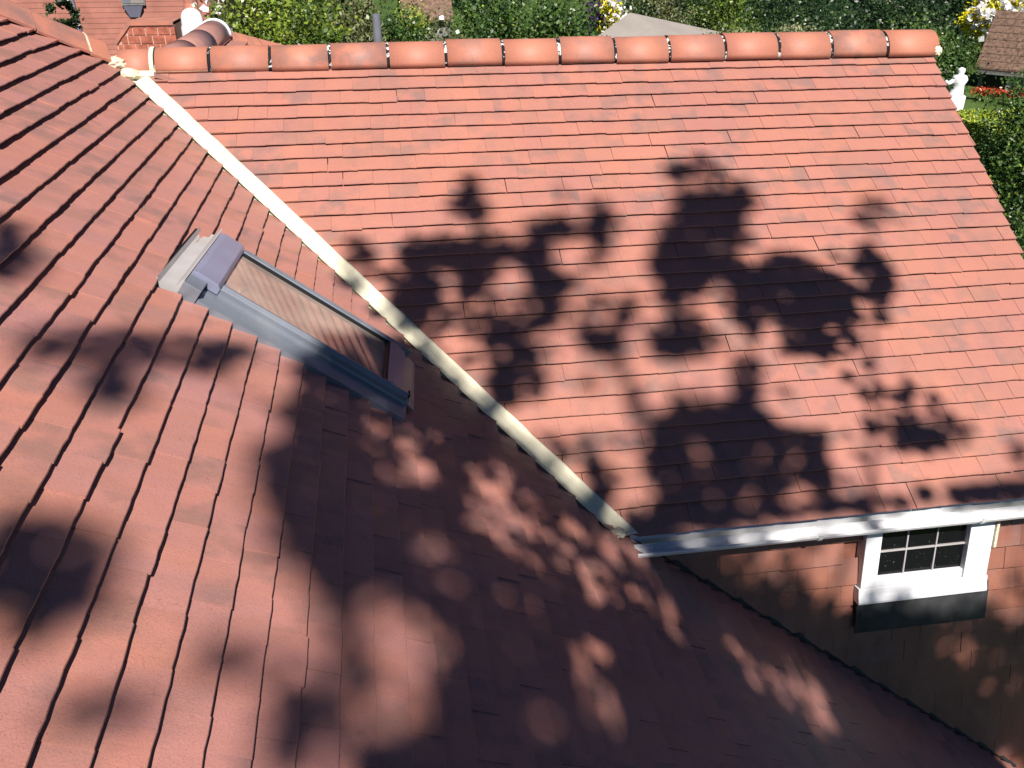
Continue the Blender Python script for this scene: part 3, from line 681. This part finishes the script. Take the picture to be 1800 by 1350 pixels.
bush('bright_shrub', 'bright green shrub beyond the right end of the beige roof', 'shrub', 1275, -15, 23, 0.9, 1.5, 'yellowgreen', 7000, 0.085, 19, BK)
bush('variegated_shrub', 'left one of two pale variegated shrubs behind the ridge', 'shrub', 1300, 28, 14.5, 0.52, 0.9, 'pale', 6500, 0.055, 20, BK)
bush('variegated_shrub', 'right one of two pale variegated shrubs, small and rounded', 'shrub', 1405, 21, 14.5, 0.33, 0.8, 'pale', 4200, 0.055, 21, BK)
bush('dark_tree', 'dark evergreen tree behind the two variegated shrubs', 'tree', 1410, -40, 30, 2.3, 2.8, 'dark', 14000, 0.12, 22, BK)
bush('dark_tree', 'dark evergreen tree above the right end of the ridge', 'tree', 1570, -40, 38, 2.7, 3.4, 'dark', 14000, 0.15, 23, BK, extra=('olive', 900, 0.08))
bush('climbing_shrub', 'mid green climbing shrub between the ridge end and brown shed', 'shrub', 1602, 50, 20, 0.52, 1.7, 'green', 8000, 0.075, 24, BK, extra=('pale', 160, 0.07))
bush('ivy_shrub', 'mid green leafy shrub directly left of the brown shed roof', 'shrub', 1668, 48, 33, 1.0, 2.4, 'green', 11000, 0.11, 29, BK, extra=('pale', 120, 0.09))
bush('purple_flower_shrub', 'slim purple flowering shrub left of the beige roof peak', 'shrub', 1055, -5, 20, 0.24, 0.8, 'purple', 2500, 0.07, 25, BK)
bush('yellow_flower_shrub', 'slim yellow and white flowers beside the purple shrub', 'shrub', 1074, -5, 19.5, 0.16, 0.5, 'yellow', 700, 0.07, 26, BK, extra=('white', 120, 0.09))
bush('yellow_blossom_tree', 'yellow and white flowering shrub above the brown shed', 'shrub', 1762, -15, 37, 1.0, 0.9, 'yellow', 2600, 0.13, 27, BK, extra=('white', 700, 0.22))
bush('glossy_shrub', 'tall glossy dark shrub at the right edge past the gable', 'shrub', 1848, 105, 15, 0.55, 1.9, 'green', 11000, 0.06, 28, BK, extra=('yellowgreen', 500, 0.06))
fillers = [(430, 'dark', 'above the mauve ridge end'), (560, 'green', 'behind the olive shrub'), (680, 'dark', 'behind the small conifer'), (830, 'dark', 'behind the broad shrub'), (960, 'green', 'behind the speckled shrub'),
           (1080, 'olive', 'behind the purple flowers'), (1210, 'dark', 'behind the bright shrub'), (1330, 'dark', 'in the gap between the variegated shrubs'), (1500, 'dark', 'between the dark evergreens'), (1690, 'dark', 'behind the climbing shrub'), (1800, 'dark', 'behind the yellow blossoms')]
for i, (p_, kd, wh) in enumerate(fillers):
    bush('garden_tree', 'far %s garden tree %s' % ({'dark': 'dark green', 'green': 'mid green', 'olive': 'olive'}[kd], wh), 'tree', p_, -70, 42 + 3 * (i % 3), 3.1, 3.8, kd, 14000, 0.17, 40 + i, 'far garden trees')

# clipped hedge with a lime top, near the shed
def hedge(name, label, P0, P1, depth, height, kind, n, leaf, seed):
    P0, P1 = np.array(P0), np.array(P1); e = (P1 - P0); L_ = np.linalg.norm(e[:2]); e = e / L_; nb = np.array([-e[1], e[0], 0])
    T = thing(name, label, 'hedge', tuple(P0))
    r = np.random.default_rng(seed); a = r.random(n) * L_; d_ = r.random(n) * depth; z = height * r.random(n)
    f = r.random(n); z = np.where(f < 0.55, height - abs(r.normal(0, .05, n)), z); d_ = np.where((f > 0.55) & (f < 0.85), abs(r.normal(0, 0.06, n)), d_)
    pts = P0 + a[:, None] * e + d_[:, None] * nb; pts[:, 2] = P0[2] + z + 0.06 * np.sin(a * 5) + r.normal(0, .03, n)
    leafmesh('crown', pts, leaf, LEAF[kind], seed, parent=T, bias=np.array([0, -.2, 1.0]))
    b = MB().box(lambda q, w_, c: tuple(P0 + q * e + w_ * nb + np.array([0, 0, c])), (0.1, 0.15, 0.0), (L_ - 0.1, depth - .15, height - 0.18)); o = b.build('trunk', MAT['bark']); child_keep(o, T)
    return T
def ground_at(px, py):
    d = ray(px, py); s = 8.0
    for _ in range(400):
        P = CAM + d * s
        if P[2] <= gz(P[0], P[1]): break
        s += 0.15
    return CAM + d * s
hp = at(1668, 196, 26.5); hq = at(1810, 232, 23.5); hb = gz(hp[0], hp[1]); 
hedge('clipped_hedge', 'bright lime clipped hedge in front of the brown shed', (hp[0], hp[1], hb), (hq[0], hq[1], hb), 2.6, hp[2] - hb, 'lime', 16000, 0.085, 60)
bush('shadow_stand_in', 'added dark shrub standing in for ground shadow beside the gable edge', 'shrub', 1745, 275, 18, 0.62, 1.6, 'dark', 8000, 0.08, 61)  # added dark foliage stands in for the black ground shadow below the hedge

# brown shed at the right edge
zb_ = at(1715, 120, 33)[2]
def at_z(px, py, z): d = ray(px, py); return CAM + d * ((z - CAM[2]) / d[2])
sA, sB = at_z(1715, 119, zb_), at_z(1792, 137, zb_)
hv = ray(1740, 120) * np.array([1, 1, 0]); hv /= np.linalg.norm(hv); rv = np.array([hv[1], -hv[0], 0]); sw = 3.6; e = math.cos(0.24) * rv - math.sin(0.24) * hv; nb = np.array([-e[1], e[0], 0]); gzs = gz(*((sA + e * 1.5)[:2]))
shed = thing('garden_shed', 'garden shed with brown shingle roof at the right edge', 'shed', (sA[0], sA[1], gzs))
def Shf(a, b_, c): return tuple(sA + e * a + nb * b_ + np.array([0, 0, c]))
def shp(name, bd, mat, parent=None):
    o = bd.build(name, MAT[mat]); child_keep(o, shed); return o
RUN, RISE = 0.9, 1.62
body = shp('wall', MB().box(Shf, (0.12, 0.2, gzs - zb_), (sw, 2 * RUN - .2, -0.05)), 'greywood')
roof = shp('roof', MB().prism(lambda a, b_, c: Shf(b_, a, c), [(-0.02, -0.06), (RUN, RISE - .05), (2 * RUN + .02, -0.06), (2 * RUN + .02, -0.10), (RUN, RISE - .12), (-0.02, -0.10)], 0, sw), 'felt')
r = random.Random(5)
for k in range(8):
    t0, t1 = k / 8, (k + 1) / 8 + 0.02; x = -0.02
    while x < sw:
        w_ = 0.9 + r.random() * 0.3; lift = 0.03 + 0.008 * r.random()
        b = MB(); dx = r.uniform(-.01, .01)
        b.v = [Shf(x, RUN * t0, RISE * t0 + lift), Shf(x + w_ - .012, RUN * t0, RISE * t0 + lift), Shf(x + w_ - .012, RUN * t1, RISE * t1), Shf(x, RUN * t1, RISE * t1), Shf(x, RUN * t0, RISE * t0 - .02), Shf(x + w_ - .012, RUN * t0, RISE * t0 - .02)]
        b.f = [[0, 1, 2, 3], [4, 5, 1, 0], [0, 3, 4], [1, 5, 2]]
        o = b.build('shingle', MAT['brownroof']); o.parent = roof; x += w_
shp('eaves_board', MB().box(Shf, (0.05, -0.02, -0.16), (sw, 0.03, -0.06)), 'greywood')
shp('doorway', MB().box(Shf, (0.25, 0.185, gzs - zb_ + 0.02), (0.95, 0.199, -0.2)), 'darkwood')
shp('post', MB().box(Shf, (0.98, 0.12, gzs - zb_), (1.1, 0.198, -0.1)), 'alu_pale')
shp('doorway', MB().box(Shf, (2.1, 0.185, gzs - zb_ + 0.02), (2.7, 0.199, -0.3)), 'darkwood')
rf = at(1750, 163, 31.5); T = thing('red_flower_bed', 'row of red flowers along the foot of the brown shed', 'flowers', (rf[0], rf[1], gz(rf[0], rf[1])))
pts = np.array([rf + e * q + rng.normal(0, .07, 3) for q in np.linspace(-0.6, 1.2, 700)]); leafmesh('crown', pts, 0.09, LEAF['red'], 70, parent=T, bias=np.array([0, 0, 1.]))
pts2 = pts - np.array([0, 0, .3]) + rng.normal(0, .15, pts.shape); leafmesh('foliage', pts2, 0.09, LEAF['green'], 71, parent=T)

# white garden ornament beside the hedge
wp_ = at(1680, 168, 27.5); gw = gz(wp_[0], wp_[1]); T = thing('garden_statue', 'white garden statue beside the lime hedge', 'statue', (wp_[0], wp_[1], gw))
b = MB(); zt = wp_[2]; cx_, cy2 = wp_[0], wp_[1]
pf = [(0.26, gw - zt), (0.26, 0.0), (0.18, 0.03), (0.16, 0.28), (0.22, 0.42), (0.17, 0.52), (0.07, 0.56), (0.10, 0.62), (0.09, 0.70), (0.02, 0.73)]
for q, z in pf: b.v += [(cx_ + q * math.cos(2 * math.pi * i / 14), cy2 + q * math.sin(2 * math.pi * i / 14), zt + z) for i in range(14)]
for j in range(len(pf) - 1):
    for i in range(14): k = (i + 1) % 14; b.f.append([j * 14 + i, j * 14 + k, j * 14 + 14 + k, j * 14 + 14 + i])
b.f.append([(len(pf) - 1) * 14 + i for i in range(14)])
b.tube([(cx_ - 0.12, cy2, zt + 0.42), (cx_ - 0.34, cy2 - 0.05, zt + 0.33), (cx_ - 0.46, cy2 - 0.1, zt + 0.40)], [0.07, 0.055, 0.04], 8)
child_keep(b.build('figure', MAT['white'], smooth=True), T)

# beige pyramid roof of a garden house
ap_ = at(1107, 22, 19); lc = at_z(1030, 68, ap_[2] - 0.55); rc = at_z(1262, 50, ap_[2] - 0.62)
gzh = gz(ap_[0], ap_[1]); T = thing('summerhouse', 'garden house with plain beige pyramid roof behind the ridge', 'shed', (ap_[0], ap_[1], gzh))
fr_ = at_z(1120, 110, ap_[2] - 0.62) ; 
lcx = np.array([ap_[0] - 1.05, ap_[1] - 0.5, ap_[2] - 0.56]); frx = np.array([ap_[0] + 0.9, ap_[1] - 1.5, ap_[2] - 0.56]); rcx = np.array([ap_[0] + 2.1, ap_[1] - 0.2, ap_[2] - 0.42]); bk = np.array([ap_[0] - 0.1, ap_[1] + 1.3, ap_[2] - 0.56])
b = MB(); b.v = [ap_, lcx, frx, rcx, bk] + [q - np.array([0, 0, .06]) for q in (lcx, frx, rcx, bk)]
b.f = [[0, 1, 2], [0, 2, 3], [0, 3, 4], [0, 4, 1], [1, 5, 6, 2], [2, 6, 7, 3], [3, 7, 8, 4], [4, 8, 5, 1], [5, 8, 7, 6]]
child_keep(b.build('roof', MAT['beige']), T)
b = MB(); ins = [ap_ * np.array([1, 1, 0]) + (q * np.array([1, 1, 0]) - ap_ * np.array([1, 1, 0])) * 0.88 for q in (lcx, frx, rcx, bk)]
b.v = [np.array([q[0], q[1], gzh]) for q in ins] + [np.array([q[0], q[1], ap_[2] - 0.62]) for q in ins]; b.f = [[i, (i + 1) % 4, 4 + (i + 1) % 4, 4 + i] for i in range(4)] + [[4, 5, 6, 7]]
child_keep(b.build('wall', MAT['greywood']), T)
# brown garden roof further back
bp = at(752, 30, 27); gzh = gz(bp[0], bp[1]); T = thing('brown_garden_building', 'plain brown garden building roof above the white blossoms', 'shed', (bp[0], bp[1], gzh))
f = lambda a, b_, c: (bp[0] + a, bp[1] + b_, bp[2] + c)
child_keep(MB().prism(lambda a, b_, c: f(b_, a, c), [(0, -0.05), (1.6, 1.1), (3.2, -0.05), (3.2, -0.12), (1.6, 1.0), (0, -0.12)], -0.75, 0.75).build('roof', MAT['brownroof']), T)
child_keep(MB().box(f, (-0.65, 0.15, gzh - bp[2]), (0.65, 3.05, -0.08)).build('wall', MAT['greywood']), T)

# neighbouring house, upper left
npo = at(230, 40, 15.5); gzh = gz(npo[0], npo[1]); yw = npo[1]
def nx_(px, py): d = ray(px, py); k = (yw - CAM[1]) / d[1]; return CAM[0] + d[0] * k, CAM[2] + d[2] * k
x1n, _ = nx_(372, 20); T = thing('neighbour_house', 'neighbouring house with pinkish red tiled wall at upper left', 'house', (npo[0], yw, gzh))
ztop = npo[2] + 2.6
def npart(name, lo, hi, mat, parent=None, bevel=0): o = MB().box(ident, lo, hi).build(name, MAT[mat], bevel=bevel); child_keep(o, T) if not parent else None; return o
nwall = npart('wall', (-9, yw, gzh), (x1n, yw + 7, ztop), 'render_pink')
# weatherboard rows of the wall
for k in range(26):
    z = npo[2] - 1.2 + k * 0.075
    o = MB(); o.prism(lambda a, b_, c: (b_, yw - a, c), [(0.0, z), (0.009, z), (0.005, z + 0.074), (0.0, z + 0.074)], -4.2, x1n - .02)
    o = o.build('cladding_row', MAT['render_pink']); o.parent = nwall
poly = MB().prism(lambda a, b_, c: (b_, yw + a, c), [(-0.4, ztop - 0.1), (3.5, ztop + 2.6), (7.4, ztop - 0.1), (7.4, ztop - .2), (3.5, ztop + 2.5), (-0.4, ztop - .2)], -9.3, x1n + .3).build('roof', MAT['tile_r']); child_keep(poly, T)
(wx0, wz1), (wx1, _) = nx_(206, -40), nx_(248, -40); _, wz0 = nx_(227, 9)
nw = MB().box(ident, (wx0, yw - 0.05, wz0), (wx1, yw - 0.0185, wz1)).build('window', MAT['greywood']); child_keep(nw, T)
for q0, q1 in ((0.06, 0.38), (0.42, 0.94)):
    o = MB().box(ident, (wx0 + (wx1 - wx0) * q0, yw - 0.056, wz0 + 0.03), (wx0 + (wx1 - wx0) * q1, yw - 0.0505, wz1 - 0.03)).build('pane', MAT['beige'] if q0 > .4 else MAT['alu']); o.parent = nw
sb0, sb1 = nx_(209, 11), nx_(241, 30)
o = MB(); o.v = [(wx0 + .02, yw - .08, wz0 - .01), (wx1 - .04, yw - .08, wz0 - .01), (wx1 - .12, yw - .03, sb1[1]), (wx0 + .08, yw - .03, sb1[1]), (wx0 + .02, yw - .02, wz0 - .01), (wx1 - .04, yw - .02, wz0 - .01)]
o.f = [[0, 1, 2, 3], [0, 4, 5, 1], [0, 3, 4], [1, 5, 2]]
o = o.build('apron', MAT['lavender']); o.parent = nw
pz = nx_(131, 10)
o = MB().tube([(pz[0], yw - 0.07, gzh), (pz[0], yw - 0.07, pz[1] - 0.2), (pz[0] - 0.02, yw - 0.07, pz[1] + 0.1), (pz[0] - .08, yw - .07, pz[1] + 1.2)], 0.045, 10).build('downpipe', MAT['lavender']); child_keep(o, T)
cp = nx_(340, 0)
o = MB().tube([(cp[0], yw - .3, gzh), (cp[0], yw - .3, cp[1] - 0.25), (cp[0], yw - 0.3, cp[1] - 0.02), (cp[0], yw - .3, cp[1] + 0.3)], [0.16, 0.16, 0.10, 0.09], 12).build('clay_pot', MAT['ridge']); child_keep(o, T)
bush('wall_creeper', 'small dark green climber on the neighbouring house wall', 'climber', 104, -8, 14.6, 0.2, 0.25, 'dark', 900, 0.06, 75, trunk=False, k=12)
bush('rose_shrub', 'small shrub with white flowers at the neighbouring house corner', 'shrub', 372, -5, 14.0, 0.18, 0.5, 'olive', 900, 0.06, 76, extra=('white', 40, 0.12), k=14)

# ------------------------------------------------------------------ the tall tree behind the camera that dapples the roofs
PAINT_R = [(632,447,20,30,0,.95),(630,485,14,25,0,.5),(822,345,26,32,0,.65),(822,368,38,14,0,.7),(817,445,97,26,0,.9),(820,410,50,12,0,.5),(727,515,38,52,0,.95),(730,562,30,18,0,.65),(830,492,26,34,0,.95),
 (963,402,40,16,0,.95),(990,400,16,18,0,.9),(950,450,20,48,0,.9),(968,510,30,42,0,.9),(1057,402,18,38,-8,.9),(925,565,64,17,0,.8),(897,607,42,32,0,.95),(930,625,17,22,0,.9),(887,668,27,32,0,.95),(945,670,15,30,0,.85),
 (1055,600,38,28,0,.9),(1100,552,15,37,0,.8),(1040,532,50,10,0,.5),(1225,303,42,22,0,.45),(1255,352,58,20,0,.9),(1305,345,16,24,0,.95),(1240,400,60,30,0,1),(1198,475,42,62,0,1),(1275,445,27,38,0,.8),(1310,515,38,45,0,.8),
 (1380,470,38,24,0,.85),(1415,515,66,44,0,1),(1405,580,32,36,0,1),(1487,560,17,42,-10,.85),(1450,605,42,20,0,.8),(1200,590,58,30,0,.8),(1322,570,15,17,0,.75),(1530,470,21,30,-15,.8),(1553,507,18,32,-15,.95),(1555,552,20,12,0,.4),
 (1310,680,22,44,0,.95),(1190,722,14,38,0,.75),(1118,715,12,44,-15,.8),(1235,735,95,22,0,.95),(1195,800,64,62,0,1),(1300,765,54,58,0,1),(1390,795,64,38,10,.92),(1450,835,16,38,-15,.85),(1350,840,55,28,0,.8),(1190,885,42,44,0,1),(1275,880,20,40,-10,.85),(1265,830,55,24,0,.9),
 (1045,845,17,48,-5,.9),(1055,885,17,30,-5,.85),(978,800,13,38,0,.65),(1590,705,20,25,0,.5),(1655,720,28,28,0,.5),(1590,745,18,32,0,.65),(1615,770,25,20,0,.65),(1690,765,26,20,0,.4),(1740,870,36,18,0,.85),(1700,880,20,10,0,.4),(1790,800,15,22,0,.5),
 (612,488,14,40,0,.7),(655,570,14,30,0,.4),(775,655,18,25,0,.4),(955,815,26,22,0,.6),(1115,790,20,30,0,.25)]
XB = [(0,2000),(600,575),(640,545),(700,500),(780,468),(850,435),(900,455),(950,495),(1000,520),(1050,545),(1100,565),(1200,580),(1300,600),(1400,600)]
PAINT_L = [(15,440,42,46,0,.85),(110,600,62,28,-8,.75),(205,622,42,36,0,.65),(185,680,42,42,0,.75),(275,605,62,20,4,.55),(380,625,52,26,0,.85),(45,1000,74,84,0,1),(110,1030,68,78,0,.95),(20,1090,42,42,0,.85),(145,950,42,52,0,.65),
 (110,1255,58,22,-25,.65),(20,1330,52,30,-30,.55),(245,1258,27,18,0,.7),(405,1155,48,30,0,.7),(530,1240,58,42,0,.9),(520,1320,52,54,0,.8),(440,690,20,20,0,.2),
 (720,800,64,46,0,.40),(600,840,34,50,0,.72),(640,880,30,30,0,.8),(730,960,68,28,20,.40),(690,1130,92,66,10,.22),(690,1220,64,74,0,.12),(590,1120,40,50,0,.3),(632,1165,28,38,0,.75),(612,1225,40,28,0,.6),
 (880,890,44,84,-35,.12),(950,950,74,32,48,.25),(1005,1005,62,28,45,.4),(1090,990,36,52,-35,.35),(1140,1040,30,56,-35,.5),(860,1060,40,44,0,.75),(1040,1170,30,42,0,.12),(1050,1275,34,56,10,.18),(950,1250,26,52,0,.65),(1120,1330,26,32,0,.5),
 (800,790,40,30,30,.62),(660,770,26,60,0,.62),(780,1010,60,24,25,.6),(930,1120,40,60,-20,.68),(560,900,24,60,0,.68),(1010,930,40,22,45,.45),(1190,1100,15,30,-20,.35),(1260,1130,15,34,-30,.6),(1310,1170,15,44,-30,.6),(1362,1195,16,48,-30,.3),(1435,1235,22,64,-30,.35)]
PAINT_W = [(1400,965,120,44,0,.12),(1480,1010,60,55,0,.08),(1390,1060,26,56,0,.3),(1470,1075,44,18,0,.5),(1620,980,135,90,0,.0),(1560,1040,36,16,0,.5),(1240,985,50,20,0,.5),(1765,985,50,90,0,.12),(1660,1112,74,14,0,.35),(1770,1190,48,64,0,.15),(1700,1125,40,40,0,.3),(1620,1225,26,84,0,.5),(1685,1330,15,52,-28,.45),(1770,1290,32,64,0,.4),(1372,1000,11,60,0,.7),(1450,1110,30,30,0,.9),(1560,1100,60,20,0,.85)]
PAINT_L = PAINT_L[:17] + [(x, y, rx * 1.05, ry * 1.05, a, min(0.72, v + 0.10)) if v < 0.7 else (x, y, rx, ry, a, v) for x, y, rx, ry, a, v in PAINT_L[17:]]
PAINT_R += [(1450, 914, 345, 10, -4.5, 0.12)]
PAINT_W = [(x, y, rx, ry, a, min(0.97, v + (0.34 if y < 1100 else 0.5))) if y > 1020 else (x, y, rx, ry, a, v) for x, y, rx, ry, a, v in PAINT_W] + [(1450, 934, 345, 14, -4.5, 0.05), (1620, 985, 110, 70, 0, 0.0), (1560, 1045, 36, 14, 0, .5)]
def paint(px, py, D, ops):
    wx = np.array([mnoise.noise(Vector((x * 0.017, y * 0.017, 0.3))) + 0.5 * mnoise.noise(Vector((x * 0.045, y * 0.045, 7.3))) for x, y in zip(px, py)]); wy = np.array([mnoise.noise(Vector((x * 0.017, y * 0.017, 5.9))) + 0.5 * mnoise.noise(Vector((x * 0.045, y * 0.045, 2.1))) for x, y in zip(px, py)])
    px = px + 11 * wx; py = py + 11 * wy
    for x, y, rx, ry, a, v in ops:
        if ops is PAINT_R: rx, ry, v = rx * 1.08, ry * 1.08, min(1.0, v * 1.08)
        c, s = math.cos(math.radians(a)), math.sin(math.radians(a)); dx, dy = px - x, py - y
        q = np.sqrt(((dx * c + dy * s) / rx) ** 2 + ((-dx * s + dy * c) / ry) ** 2)
        wgt = np.clip((1.42 - q) / 0.55, 0, 1); D = D * (1 - wgt) + v * wgt
    return D
def surf(fr, A, B, step, kind):
    a, b_ = np.meshgrid(np.arange(*A, step), np.arange(*B, step)); a = a.ravel() + rng.uniform(-.5, .5, a.size) * step; b_ = b_.ravel() + rng.uniform(-.5, .5, b_.size) * step
    P = np.stack(fr(a, b_, 0.0) if kind != 'L' else fr(a, b_, 0.0), 0)
    P = np.stack([np.broadcast_to(q, a.shape) for q in P], 1).astype(float)
    px, py = pix(P); depth = (P - CAM) @ FWD; infr = (px > -60) & (px < 1860) & (py > -60) & (py < 1410) & (depth > 0.3)
    if kind == 'R':
        D = paint(px, py, np.zeros(len(P)), PAINT_R); ok = (a > b_ * CT - 0.1) & (a < 5.25)
    elif kind == 'L':
        xb = np.interp(py, [q for q, _ in XB], [q for _, q in XB]); base = np.clip((px - xb) / 50 + 0.5, 0, 0.97); base = np.where(py < 600, 0, base)
        D = paint(px, py, base, PAINT_L); D = np.where((py > 1292) & (px > 622), 0.97, D)  # dense patch of crown leaves added to stand in for the viewer's own shadow
        ok = np.where(a < 3.08, b_ < -a * CT + 0.02, b_ < -2.45)
    else:
        D = paint(px, py, np.full(len(P), 0.97), PAINT_W); ok = (P[:, 2] > -P[:, 0] * ST / CT) & (a < 5.2)
    nz = np.array([mnoise.noise(Vector(q) * 2.2) for q in P]); n2 = np.array([mnoise.noise(Vector(q) * 5.5) for q in P]); n3 = np.array([mnoise.noise(Vector(q) * 12.0) for q in P]); D = np.where(D > 0.02, np.clip(D * (1.06 + 0.42 * n2 + 0.24 * n3), 0, 1) if kind != 'L' else np.clip(D + (n2 * 0.34 + n3 * 0.16) * (1.08 - abs(2 * D - 1)), 0, 1), D);
    if kind == 'R': D = np.maximum(D, np.where((px > 640) & (px < 1600) & (py > 330), np.clip(0.55 * nz + 0.25 * n2 + 0.05, 0, 0.35), 0)); D = np.where(infr, D, np.clip((nz + 0.05) * 3, 0, 0.9))
    keep = ok & (rng.random(len(P)) < -np.log(1 - 0.975 * np.clip(D, 0, 1)) / 2.7) & (D > 0.03)
    return P[keep]
SP = np.concatenate([surf(Rf, (-0.1, 5.3), (0.0, 3.2), 0.028, 'R'), surf(Lf, (-0.6, 6.0), (-5.4, -0.3), 0.030, 'L'), surf(Wf, (2.5, 5.2), (-0.05, 2.4), 0.030, 'W')])
dd = np.array([12.6 + 6.0 * mnoise.noise(Vector(q) * 0.9 + Vector((3.1, 0, 0))) + 0.5 * mnoise.noise(Vector(q) * 4.0) for q in SP]); dd = np.clip(dd, 8.8, 16.5)
LP = SP + dd[:, None] * SUN
print('shade leaves', len(LP), LP.min(0), LP.max(0))
tb = (2.6, -14.5, gz(2.6, -14.5) - 0.1)
T = thing('shade_tree', 'tall broadleaf tree standing behind the viewer and dappling the roofs', 'tree', tb)
leafmesh('crown', LP, 0.105, LEAF['shade'], 90, parent=T, bias=SUN * 1.6, aspect=0.85)
b = MB(); cc_ = LP.mean(0); hub = np.array([2.6, -14.2, 4.0])
b.tube([np.array(tb), np.array([2.5, -14.6, -2.0]), hub], [0.32, 0.26, 0.18], 12)
rr_ = np.random.default_rng(5); seeds = LP[rr_.choice(len(LP), 16, replace=False)]
for q in seeds:
    b.tube([hub - np.array([0, 0, rr_.uniform(0, 2)]), hub * 0.45 + q * 0.55 + np.array([0, -0.5, 0.0]), q], [0.07, 0.035, 0.012], 6)
child_keep(b.build('trunk', MAT['bark']), T)
